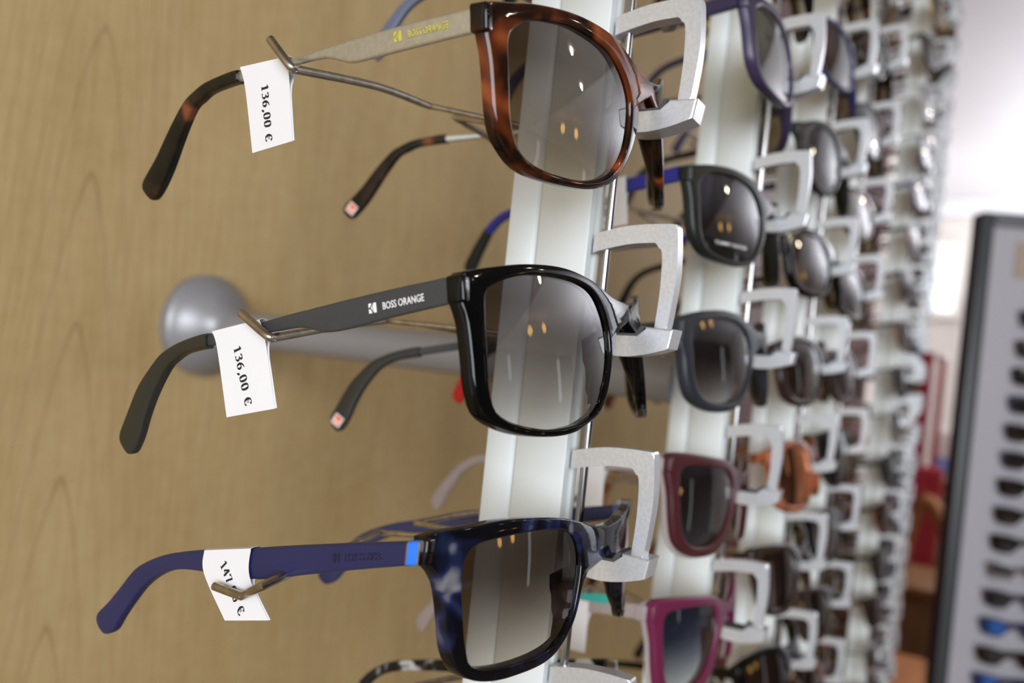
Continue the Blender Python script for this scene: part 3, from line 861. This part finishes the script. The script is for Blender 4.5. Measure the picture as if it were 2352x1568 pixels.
tag(g3, 'black and blue marbled sunglasses with navy rubber temples and a bright blue hinge band', 'sunglasses', 'sunglasses on the wall display')
lettering(g3, 44.6, -4.3, -0.21, 'p', 'navyprint', off=1.64, size=1.65)
for i, s in enumerate((-1, 1)):
    t = temples_of(g3)[i]
    bm = blade_bm([(19.4, 5.1, 19.4, -.3), (22.3, 4.5, 22.3, -.95)], s, TX, 3.35)
    o = obj('hinge_band', bm, MT['blueband'], t); o['label'] = 'bright blue band'
    bm = blade_bm([(22.2, 4.6, 22.2, -1.0), (22.6, 4.5, 22.6, -1.1)], s, TX, 3.45); obj('band_edge', bm, MT['chrome'], t)
    bm = blade_bm([(19.1, 5.2, 19.1, -.4), (19.5, 5.1, 19.5, -.45)], s, TX, 3.45); obj('band_edge', bm, MT['chrome'], t)


def near_print(root, bm, mat, name, y, z, slope):
    return sideprint(temples_of(root)[0], bm, MT[mat], name, y, z, slope, 1.56)


def flag(root, y, z, slope):
    for nm, mt, x0, x1 in (('flag_white', 'white', 0, 2.2), ('flag_red', 'redprint', 2.2, 4.2)):
        bm = bmesh.new(); bm.faces.new([bm.verts.new((p[0] * MM, p[1] * MM, 0)) for p in ((x0, 0), (x1, 0), (x1, 1.5), (x0, 1.5))])
        near_print(root, bm, mt, nm, y, z, slope)


POSE = {(0, -1): (0, 0, 3, .12, -.07, -.05), (1, -1): (3, 2, 4, .20, -.16, .02), (1, 0): (-6, 2, -2, .0, -.12, .0), (1, 1): (-5, 1, 0, .03, -.12, 0),
        (1, 2): (-5, 2, -1, .06, -.04, .08), (1, 3): (-7, 2, 4, .06, -.03, .08)}


def base_pose(o, k, r, jit):
    rnd = random.Random(k * 101 + r * 7 + 5)
    a = jit
    if (k, r) in POSE:
        dx, dy, dz, yw, pt, rl = POSE[(k, r)]
        pose(o, (rx(k) - 3.2 + dx, 88 + dy, 12 + DZ * (1 - r) + dz), yw, pt, rl); return
    pose(o, (rx(k) - 3.2 + rnd.uniform(-1, 1) * a, 88 + ry(k) + rnd.uniform(-.5, .5) * a, 12 + DZ * (1 - r) + rnd.uniform(-1, 1) * a),
         .02 + rnd.uniform(-.05, .05) * a, -.15 + rnd.uniform(-.06, .05) * a, rnd.uniform(-.02, .02) * a)






SPEC = {
    'purple': (('g1', 'purple', 'green', 'purple'), dict(depth=4.6, bevel=1.3, arm_th=3.6)),
    'thblack': (('g1', 'blackmatt', 'dark', 'bluetemple'), dict(tip='blackmatt', depth=4.4)),
    'greywide': (('wide', 'greymatt', 'darkgrad', 'greymatt'), dict(tip='red', depth=4.6, bevel=1.2, arm_th=3.6)),
    'burgcat': (('cat', 'burg', 'dark', 'clear'), dict(inner='clear', depth=3.4, tip='clear')),
    'magcat': (('cat', 'magenta', 'blue', 'clear'), dict(inner='clear', depth=3.4, tip='clear')),
    'bw': (('g3', 'tortbw', 'grey', 'tortbw'), dict()),
    'greyblue': (('g2', 'greyblue', 'grey', 'greyblue'), dict()),
    'blackround': (('round', 'blackmatt', 'dark', 'blackmatt'), dict(depth=4.4)),
    'blackgloss': (('wide', 'black', 'brownsolid', 'black'), dict(depth=4.4)),
    'brownwide': (('wide', 'brownac', 'brownsolid', 'tort'), dict(depth=4.2)),
    'navybrown': (('g1', 'navy', 'brownsolid', 'navy'), dict()),
    'copper': (('wide', 'copper', 'copper', 'copper'), dict(depth=4.2)),
    'olive': (('cat', 'brownac', 'brownsolid', 'tort'), dict(depth=4.0)),
    'tort': (('g1', 'tort', 'brown', 'tort'), dict()),
    'tortround': (('round', 'tort', 'brownsolid', 'tort'), dict()),
    'aviator': (('avi', 'gold', 'brown', 'gold'), dict(temple='w')),
    'aviatorgrey': (('avi', 'chrome', 'grey', 'gunmetal'), dict(temple='w')),
    'aviatorblack': (('avi', 'blackmatt', 'dark', 'blackmatt'), dict(temple='w')),
    'blackcat': (('cat', 'black', 'grey', 'black'), dict()),
}
DESC = {
    'purple': 'rounded dusky purple sunglasses with green-grey lenses',
    'thblack': 'matt black sunglasses with cobalt blue temples',
    'greywide': 'wide matt grey sunglasses with red temple tips',
    'burgcat': 'burgundy sunglasses with a milky clear back',
    'magcat': 'magenta sunglasses with blue gradient lenses',
    'bw': 'black and white marbled sunglasses',
    'greyblue': 'grey-blue sunglasses',
    'blackround': 'rounded matt black sunglasses',
    'blackgloss': 'wide glossy black sunglasses',
    'brownwide': 'wide dark brown sunglasses',
    'navybrown': 'navy sunglasses with brown lenses',
    'copper': 'shimmering copper sunglasses',
    'olive': 'dark brown upswept sunglasses',
    'tort': 'brown tortoiseshell sunglasses',
    'tortround': 'rounded tortoiseshell sunglasses',
    'aviator': 'thin gold-rimmed sunglasses',
    'aviatorgrey': 'thin silver-rimmed sunglasses',
    'aviatorblack': 'thin black-rimmed sunglasses',
    'blackcat': 'glossy black upswept sunglasses',
}
PLAN = {
    (0, -1): 'greyblue', (0, 3): 'bw',
    (1, -2): 'blackcat', (1, -1): 'purple', (1, 0): 'thblack', (1, 1): 'greywide', (1, 2): 'burgcat', (1, 3): 'magcat', (1, 4): 'tort',
    (2, -3): 'tort', (2, -2): 'navybrown', (2, -1): 'blackround', (2, 0): 'blackgloss', (2, 1): 'brownwide', (2, 2): 'copper', (2, 3): 'olive', (2, 4): 'blackgloss', (2, 5): 'aviator',
    (3, -4): 'aviatorgrey', (3, -3): 'blackgloss', (3, -2): 'blackround', (3, -1): 'tort', (3, 0): 'brownwide', (3, 1): 'olive', (3, 2): 'aviatorblack', (3, 3): 'blackcat', (3, 4): 'olive', (3, 5): 'tortround',
}
POOL = ['aviatorgrey', 'blackgloss', 'tort', 'aviator', 'brownwide', 'blackround', 'aviatorblack', 'olive', 'tortround', 'blackcat', 'blackgloss', 'navybrown']
built = {}
rnd = random.Random(11)
for k in range(NR):
    rows = rows_of(k)
    if k == 0: rows = [-1, 3]
    allrows = rows_of(k)
    for n, r in enumerate(rows):
        key = PLAN.get((k, r)) or POOL[(r * 5 + k * 3 + rnd.randint(0, 2)) % len(POOL)]
        if key not in built:
            a, kw = SPEC[key]; o = built[key] = make_glasses(*a, **kw)
        else:
            o = copy_tree(built[key])
        base_pose(o, k, r, 1.0 if k > 1 else 0.25)
        i = allrows.index(r)
        if (k, r) == (0, -1): place = 'cut off at the top edge'
        elif (k, r) == (0, 3): place = 'lowest on the nearest rail, mostly below the frame'
        elif n == 0: place = 'topmost on the %s rail' % ORD[k]
        elif n == len(rows) - 1: place = 'lowest on the %s rail' % ORD[k]
        else: place = '%s from the top of the %s rail' % (ORD[i], ORD[k])
        tag(o, DESC[key] + ', ' + place, 'sunglasses', 'sunglasses on the wall display')
        HG.append((k, r, o))
G = {(k, r): o for k, r, o in HG}


def cut_copy_names(root):
    return root


# details of the second rail's pairs
o = G[(1, 0)]
flag(o, 34, 2.6, 0.02)
bm = text_mesh('TOMMY HILFIGER', 1.0, 0.01)
xs = [v.co.x for v in bm.verts]; wd = max(xs)
for v in bm.verts:
    x = -56 + v.co.x / wd * 24; z = -25.5 + v.co.y / 0.72 * 1.5
    v.co = Vector((x, 1.0 + sag(x, z), z)) * MM
ln = [c for c in o.children if c.name.startswith('lens')][0]
tl = obj('lens_lettering', bm, MT['white'], ln, smooth=False)

for kk in ((1, 2), (1, 3)):
    bm = bmesh.new(); n_ = 24
    bm.faces.new([bm.verts.new(((11 + 11 * cos(2 * pi * i / n_)) * MM, (1.9 * sin(2 * pi * i / n_)) * MM, 0)) for i in range(n_)])
    near_print(G[kk], bm, 'teal', 'teal_inlay', 52, 5.5, -0.12)
    t_ = temples_of(G[kk])[0]
    for nm, mt, x0, x1 in (('flag_white', 'white', 0, 2.2), ('flag_red', 'redprint', 2.2, 4.2)):
        bm = bmesh.new(); bm.faces.new([bm.verts.new((p[0] * MM, p[1] * MM, 0)) for p in ((x0, 0), (x1, 0), (x1, 1.5), (x0, 1.5))])
        sideprint(t_, bm, MT[mt], nm, 37, 6.6, -0.12, 1.75)

# --- price tags
def price_tag(root, C, txt, T0, T1, xin, label, curl=0.0):
    """folded paper slip over the near temple; C = TL TR ML MR BL BR corners (y, z); xin = outer, inner offset from the temple's middle plane"""
    TL, TR, ML, MR, BL, BR = C
    t_ = empty('price_tag'); t_.location = root.location; t_.rotation_euler = root.rotation_euler
    tag(t_, label, 'price tag', 'price tags on the temples')
    oo, oi = xin
    L = catmull([TL, ML, BL], 7); R = catmull([TR, MR, BR], 7)
    path = []; n = len(L)
    def up_(p, d): return (p[0], p[1] + d)
    for i in range(n - 1, -1, -1): path.append((oo, L[i], R[i]))
    path.append((oo * 0.7 + oi * 0.3, up_(L[0], .35), up_(R[0], .35)))
    path.append((oo * 0.3 + oi * 0.7, up_(L[0], .35), up_(R[0], .35)))
    for i in range(n):
        f = min(1, max(0, (i - 5) / 4.0)); f = f * f * (3 - 2 * f)
        path.append((oi + (oo - 0.35 - oi) * f, L[i], (R[i][0] - .035 * i, R[i][1] + .01 * i)))
    bm = bmesh.new(); rings = []
    m = len(path); th = 0.11
    for i, (o_, l, r_) in enumerate(path):
        a = path[max(0, i - 1)]; b = path[min(m - 1, i + 1)]
        d = Vector((-(b[0] - a[0]), 0, b[1][1] - a[1][1]))
        nrm = Vector((d.z, 0, -d.x)).normalized() if d.length > 1e-6 else Vector((-1, 0, 0))
        p = Vector((-(TX(l[0]) + o_), l[0], l[1])); q = Vector((-(TX(r_[0]) + o_), r_[0], r_[1]))
        rings.append([p * MM, q * MM, (q + nrm * th) * MM, (p + nrm * th) * MM])
    loft(bm, rings)
    obj('paper', bm, MT['paper'], t_)
    bm, wd = serif_bm(txt, 1.0)
    size = 2.6
    rv_ = Vector((-(TX(T1[0]) - TX(T0[0])), T1[0] - T0[0], T1[1] - T0[1])); ln_ = rv_.length; rv_.normalize()
    uv_ = Vector((-1 / 6, -1, 0)); uv_ = (uv_ - rv_ * uv_.dot(rv_)).normalized()
    for v in bm.verts: v.co = Vector((v.co.x / wd * ln_ * MM, v.co.y * size * MM, 0))
    place_flat(bm, Vector((-(TX(T0[0]) + oo + 0.14), T0[0], T0[1])) * MM, rv_, uv_, 0.00004)
    obj('price_lettering', bm, MT['ink'], t_, smooth=False)
    return t_


price_tag(g1, [(97.2, 2.3), (79, 2.2), (95.4, -3.8), (78.4, -3.4), (93.6, -20.8), (78, -19.2)], '136,00 €', (88.9, -3.5), (88, -18.6), (1.6, -1.6),
          'white folded price slip on the tortoiseshell pair, reading 136,00 €')
price_tag(g2, [(97.5, -.5), (79.4, .8), (95.7, -5.3), (77.6, -4.6), (93, -23.3), (75.1, -21.8)], '136,00 €', (89.3, -5.3), (85.6, -21), (1.6, -1.6),
          'white folded price slip on the black pair in front of the wall flange')
price_tag(g3, [(92.3, -9.6), (73.6, -5.9), (91.3, -15.4), (72.8, -12.8), (80.3, -25.3), (63.8, -21.6)], '147,00 €', (85.0, -11.9), (74.6, -23.2), (2.2, -2.2),
          'white folded price slip on the navy temple, its number partly hidden by a wire hook')


for r, nm in ((0, 'matt black pair with blue temples'), (2, 'burgundy pair'), (3, 'magenta pair')):
    price_tag(G[(1, r)], [(62, 3.6), (46, 4.4), (62, -3), (46, -2.6), (62, -17), (46, -16.4)], '98,00 €', (57, -3.2), (57, -15.6), (2.3, -2.2),
              'white folded price slip on the %s of the second rail' % nm)


# ------------------------------------------------------------------ the far end of the shop
def at(u, v, depth):
    """point seen at a pixel of the photograph at a given depth along the view (metres)"""
    dx, dy = u - 1176, v - 784
    a = dx * cos(ROLL) + dy * sin(ROLL); b = dx * sin(ROLL) - dy * cos(ROLL)
    d = fwd * 1880 + right * a + up * b
    p = d * (depth / 1880)
    return Vector((p.x, p.y, p.z + H))


# free-standing display board, right edge of the view
bc = at(2203, 900, 1.95)
al = (right * 0.99 - fwd * 0.14).normalized(); al.z = 0; al.normalize()
nb = Vector((-al.y, al.x, 0));
if nb.dot(fwd) > 0: nb = -nb
board = empty('display_board', (bc.x, bc.y, 0)); board.rotation_euler = (0, 0, math.atan2(al.y, al.x))
tag(board, 'tall pale grey display board in a dark grey frame with rows of sunglasses', 'display board')
ny = 1 if (Matrix.Rotation(math.atan2(al.y, al.x), 3, 'Z') @ Vector((0, 1, 0))).dot(nb) > 0 else -1
BT = at(2255, 490, 1.95).z
bm = bmesh.new(); box(bm, 0.012, 0.80, -0.012, 0.012, 0.16, BT - 0.012); obj('panel', bm, MT['board'], board, False)
bm = bmesh.new()
box(bm, 0, 0.03, -0.03, 0.03, 0.05, BT, 0.004); obj('frame_side', bm, MT['darkframe'], board)
bm = bmesh.new(); box(bm, 0.79, 0.82, -0.03, 0.03, 0.05, BT, 0.004); obj('frame_side', bm, MT['darkframe'], board)
bm = bmesh.new(); box(bm, 0.0302, 0.7898, -0.03, 0.03, BT - 0.03, BT, 0.004); obj('frame_top', bm, MT['darkframe'], board)
bm = bmesh.new(); box(bm, 0.0302, 0.7898, -0.03, 0.03, 0.13, 0.16, 0.004); obj('frame_bottom', bm, MT['darkframe'], board)
for xf in (0.0, 0.76):
    bm = bmesh.new(); box(bm, xf, xf + 0.06, -0.18, 0.18, 0, 0.05, 0.005); obj('foot', bm, MT['darkframe'], board)
bpy.context.view_layer.update()
BM = Matrix.Translation(board.location) @ Matrix.Rotation(board.rotation_euler.z, 4, 'Z')
# tan card
card = empty('sign_card', BM @ Vector((0.115, ny * 0.0135, at(2330, 600, 1.95).z)), (0, 0, board.rotation_euler.z))
tag(card, 'small tan card fixed high on the grey display board', 'card')
bm = bmesh.new(); box(bm, -0.028, 0.05, -0.0015, 0.0015, -0.042, 0.042, 0.0005); obj('card_face', bm, MT['tan'], card)


def folded(frame, lens, arm):
    root = empty('sunglasses')
    obj('frame_front', front_bm('wide', 4.0, 1.0, 48), MT[frame], root)
    for s in (-1, 1): obj('lens', lens_bm('wide', s, n=32), LENS[lens], root)
    for s in (-1, 1):
        bm = bmesh.new()
        pts = [(s * 69, 22, 2), (s * 60, 27 + s * 1.6, 1), (s * 10, 27 + s * 1.6, -2), (-s * 30, 27 + s * 1.6, -6), (-s * 50, 26 + s * 1.6, -16)]
        tube(bm, [Vector(p) * MM for p in catmull(pts, 4)], 0.0019, 8)
        obj('temple', bm, MT[arm], root)
    return root


FS = {'violet': ('purple', 'dark', 'purple'), 'brown': ('brownac', 'brownsolid', 'brownac'), 'black': ('black', 'dark', 'black'), 'blue': ('navy', 'bluemir', 'navy'),
      'silver': ('chrome', 'grey', 'chrome')}
rowsB = [(722, 'violet'), (790, 'brown'), (852, 'black'), (915, 'violet'), (978, 'brown'), (1040, 'violet'), (1102, 'black'), (1165, 'brown'), (1228, 'black'),
         (1290, 'silver'), (1352, 'violet'), (1415, 'blue'), (1480, 'brown'), (1541, 'blue')]
fb = {}
for i, (v, kx) in enumerate(rowsB):
    o = fb[kx] = folded(*FS[kx]) if kx not in fb else copy_tree(fb[kx])
    zz = at(2320 - (v - 722) * 0.085, v, 1.95).z
    xx = 0.118 + 0.022 * (1 - (v - 722) / 820.0)
    o.location = BM @ Vector((xx + 0.036, ny * 0.046, zz)); o.rotation_euler = (0.12, 0, board.rotation_euler.z + (0 if ny < 0 else pi))
    col = {'violet': 'violet-black', 'brown': 'dark brown', 'black': 'glossy black', 'blue': 'navy with blue mirror lenses', 'silver': 'silver-rimmed'}[kx]
    pl = 'topmost on the grey display board' if i == 0 else ('lowest in view on the grey display board' if i == len(rowsB) - 1 else '%s from the top of the grey display board' % ORD[i])
    tag(o, 'folded %s sunglasses, %s' % (col, pl) if kx != 'blue' else 'folded navy sunglasses with blue mirror lenses, ' + pl, 'sunglasses', 'folded sunglasses on the display board')


def panel(name, u0, v0, u1, v1, depth, mat, label, cat, th=0.03, parts=None):
    """upright slab whose visible face spans two corners"""
    a = at(u0, v0, depth); b = at(u1, v1, depth)
    wd = (Vector((b.x, b.y)) - Vector((a.x, a.y))).dot(Vector((right.x, right.y)))
    o = empty(name, (a.x, a.y, min(a.z, b.z)), (0, 0, math.atan2(right.y, right.x)))
    return o, abs(wd), abs(a.z - b.z)


RZ = math.atan2(right.y, right.x)
# bright window on the far wall
def slab(name, x0, x1, y0, y1, z0, z1, mat, label=None, cat=None, bevel=0.0, kind=None):
    o = ubox(name, x0, x1, y0, y1, z0, z1, MT[mat], bevel=bevel)
    if label: tag(o, label, cat)
    if kind: o['kind'] = kind
    return o


def onfar(u, v, x=5.98):
    d = at(u, v, 1.0) - Vector((0, 0, H)); t = x / d.x
    return Vector((x, d.y * t, H + d.z * t))


a, b = onfar(2120, 560), onfar(2192, 720)
win = empty('window_1', (5.97, (a.y + b.y) / 2, (a.z + b.z) / 2)); win['kind'] = 'structure'
hw, hh = abs(a.y - b.y) / 2, abs(a.z - b.z) / 2
bm = bmesh.new(); box(bm, -0.01, 0.01, -hw, hw, -hh, hh); obj('window_pane', bm, MT['windowglow'], win, False)
bm = bmesh.new(); box(bm, -0.03, 0.012, hw, hw + 0.04, -hh - 0.04, hh + 0.04, 0.004); box(bm, -0.03, 0.012, -hw - 0.04, -hw, -hh - 0.04, hh + 0.04, 0.004)
box(bm, -0.03, 0.012, -hw, hw, hh, hh + 0.04, 0.004); box(bm, -0.03, 0.012, -hw, hw, -hh - 0.04, -hh, 0.004); obj('window_frame', bm, MT['cream'], win)
# tan pillar strip with a red edge
a, b = onfar(2198, 680, 5.6), onfar(2240, 1030, 5.6)
slab('door_frame_post', 5.56, 5.64, b.y, b.y + 0.085, 0, a.z, 'tanstrip', 'tan wooden post with a reddish edge standing by the far wall', 'post', 0.004)
# red screen
c0, c1 = onfar(2040, 900, 4.3), onfar(2138, 900, 4.3)
ct_ = onfar(2125, 808, 4.3)
slab('red_screen', 4.28, 4.32, c1.y, c0.y, 0.0, ct_.z, 'redbright', 'tall bright red screen beyond the farthest rail', 'screen', 0.004)
c0, c1 = onfar(2142, 900, 4.45), onfar(2166, 900, 4.45)
slab('red_pillar', 4.43, 4.47, c1.y, c1.y + 0.028, 0, onfar(2170, 835, 4.45).z, 'redbright', 'thin red pillar with a round cream knob on top', 'pillar', 0.004)
kn = bmesh.new(); bmesh.ops.create_uvsphere(kn, u_segments=20, v_segments=12, radius=0.03)
rp_ = bpy.data.objects['red_pillar']
for v in kn.verts: v.co += Vector((4.45, c1.y + 0.014, onfar(2170, 835, 4.45).z + 0.025))
kb = obj('knob', kn, MT['cream'], rp_)
c0, c1 = onfar(2095, 1120, 4.4), onfar(2164, 1120, 4.4)
slab('red_cushion', 4.33, 4.40, c1.y, c0.y, 0.0, onfar(2150, 1075, 4.36).z, 'redbright', 'lower red padded panel between the screen and the board', 'panel', 0.01)
# carton on the tan counter
a, b = onfar(2172, 985, 4.7), onfar(2196, 1085, 4.7)
cz = onfar(2180, 1092, 4.7).z
ct = empty('carton', (4.7, a.y - 0.02, cz)); tag(ct, 'white carton with a light blue base on the tan counter', 'box')
bm = bmesh.new(); box(bm, -0.08, 0.08, -0.06, 0.06, 0.09, a.z - cz, 0.004); obj('carton_body', bm, MT['cream'], ct)
bm = bmesh.new(); box(bm, -0.082, 0.082, -0.062, 0.062, 0.0, 0.09, 0.004); obj('carton_base', bm, MT['paleblue'], ct)
cab = empty('counter', (4.7, 0.0, 0)); tag(cab, 'tan wooden counter carrying the white carton', 'counter')
bm = bmesh.new(); box(bm, -0.2, 0.3, -0.7, 0.30, 0.0, cz - 0.03, 0.004); obj('body', bm, MT['tanwood'], cab)
bm = bmesh.new(); box(bm, -0.22, 0.3, -0.72, 0.30, cz - 0.03, cz, 0.004); obj('counter_top', bm, MT['tanwood'], cab)
# low brown cabinet in front
cz = onfar(2110, 1330, 3.9).z
cab = empty('cabinet', (3.9, 0.0, 0)); tag(cab, 'low brown wooden cabinet in front of the red screen', 'cabinet')
bm = bmesh.new(); box(bm, -0.15, 0.3, -0.45, 0.47, 0.0, cz - 0.03, 0.004); obj('body', bm, MT['brownwood'], cab)
bm = bmesh.new(); box(bm, -0.17, 0.3, -0.47, 0.47, cz - 0.03, cz, 0.004); obj('cabinet_top', bm, MT['brownwood'], cab)
# bentwood chair in front of the cabinet
a = onfar(2128, 1150, 3.3)
chair = empty('bentwood_chair', (3.3, a.y, 0)); tag(chair, 'orange-brown bentwood chair back seen between the rails and the grey board', 'chair')
th_ = a.z
bm = bmesh.new()
pts = [(0, 0.075, 0.45), (0, 0.07, th_ - 0.40), (0, 0.055, th_ - 0.16), (0, 0.0, th_), (0, -0.08, th_ - 0.14), (0, -0.135, th_ - 0.40), (0, -0.16, 0.45)]
tube(bm, catmull(pts, 8), 0.026, 12); obj('backrest', bm, MT['orangewood'], chair)
bm = bmesh.new(); box(bm, -0.36, 0.03, -0.23, 0.14, 0.43, 0.465, 0.012); obj('seat', bm, MT['orangewood'], chair)
for lx in (-0.32, 0.0):
    for ly in (-0.19, 0.10):
        bm = bmesh.new(); tube(bm, [(lx, ly, 0), (lx, ly, 0.432)], 0.017, 10); obj('leg', bm, MT['orangewood'], chair)

# ------------------------------------------------------------------ lamps and windows seen only in reflections
def pendant(x, y, z, label):
    r = empty('pendant_lamp', (x, y, z)); tag(r, label, 'lamp', 'warm lamps on the far side')
    bm = bmesh.new(); bmesh.ops.create_uvsphere(bm, u_segments=20, v_segments=12, radius=0.055); obj('lamp_shade', bm, MT['warmlamp'], r)
    bm = bmesh.new(); tube(bm, [(0, 0, 0.05), (0, 0, H + 1.2 - z)], 0.004, 8); obj('cord', bm, MT['darkframe'], r)


pendant(2.50, -3.10, H + 1.06, 'warm pendant lamp left of its twin, mirrored in the sunglasses lenses')
pendant(2.82, -2.92, H + 1.06, 'warm pendant lamp right of its twin, mirrored in the sunglasses lenses')
for wx, wl in ((2.62, 'left'), (3.08, 'right')):  # added pair, gives the lowest lenses their warm lamp reflections
    r = empty('reflection_lamp', (wx, -4.55, H - 0.22)); tag(r, 'added warm lamp at eye level on the %s, for reflections in the lowest lenses' % wl, 'lamp', 'warm lamps on the far side')
    bm = bmesh.new(); bmesh.ops.create_uvsphere(bm, u_segments=20, v_segments=12, radius=0.06); obj('lamp_shade', bm, MT['warmlamp'], r)
    bm = bmesh.new(); box(bm, -0.03, 0.03, -0.05, 0.0, -0.03, 0.03); obj('wall_mount', bm, MT['darkframe'], r)
for (x, y, wh) in [(0.90, -1.70, 'nearest the shop window'), (1.62, -1.55, 'between the two nearest'), (2.12, -1.93, 'beyond the first two'), (0.25, -0.6, 'almost above the rails'), (3.3, -1.2, 'farthest along the white ceiling')]:
    r = empty('ceiling_lamp', (x, y, H + 1.19 if x < 2.3 else H + 1.2)); tag(r, 'small round ceiling lamp ' + wh, 'lamp', 'ceiling spot lamps')
    bm = bmesh.new(); tube(bm, [(0, 0, 0), (0, 0, -0.03)], 0.05, 20); obj('lamp_body', bm, MT['cream'], r)
    bm = bmesh.new(); bmesh.ops.create_uvsphere(bm, u_segments=16, v_segments=8, radius=0.020)
    for v in bm.verts: v.co.z -= 0.045
    obj('bulb', bm, MT['spotlamp'], r)


def reflwin(name, x0, x1, z0, z1, y=-4.59):
    o = empty(name, ((x0 + x1) / 2, y, (z0 + z1) / 2)); o['kind'] = 'structure'
    w2, h2 = (x1 - x0) / 2, (z1 - z0) / 2
    bm = bmesh.new(); box(bm, -w2, w2, -0.01, 0.01, -h2, h2); obj('window_pane', bm, MT['windowglow'], o, False)
    bm = bmesh.new(); box(bm, -w2 - .04, -w2, -.01, .04, -h2 - .04, h2 + .04); box(bm, w2, w2 + .04, -.01, .04, -h2 - .04, h2 + .04)
    obj('window_frame', bm, MT['darkframe'], o, False)


reflwin('window_2', 2.60, 2.72, H + 0.72, H + 1.1)
reflwin('window_3', 4.75, 4.98, H + 0.35, H + 1.12)
reflwin('window_4', 3.72, 3.86, H - 1.1, H - 0.05)
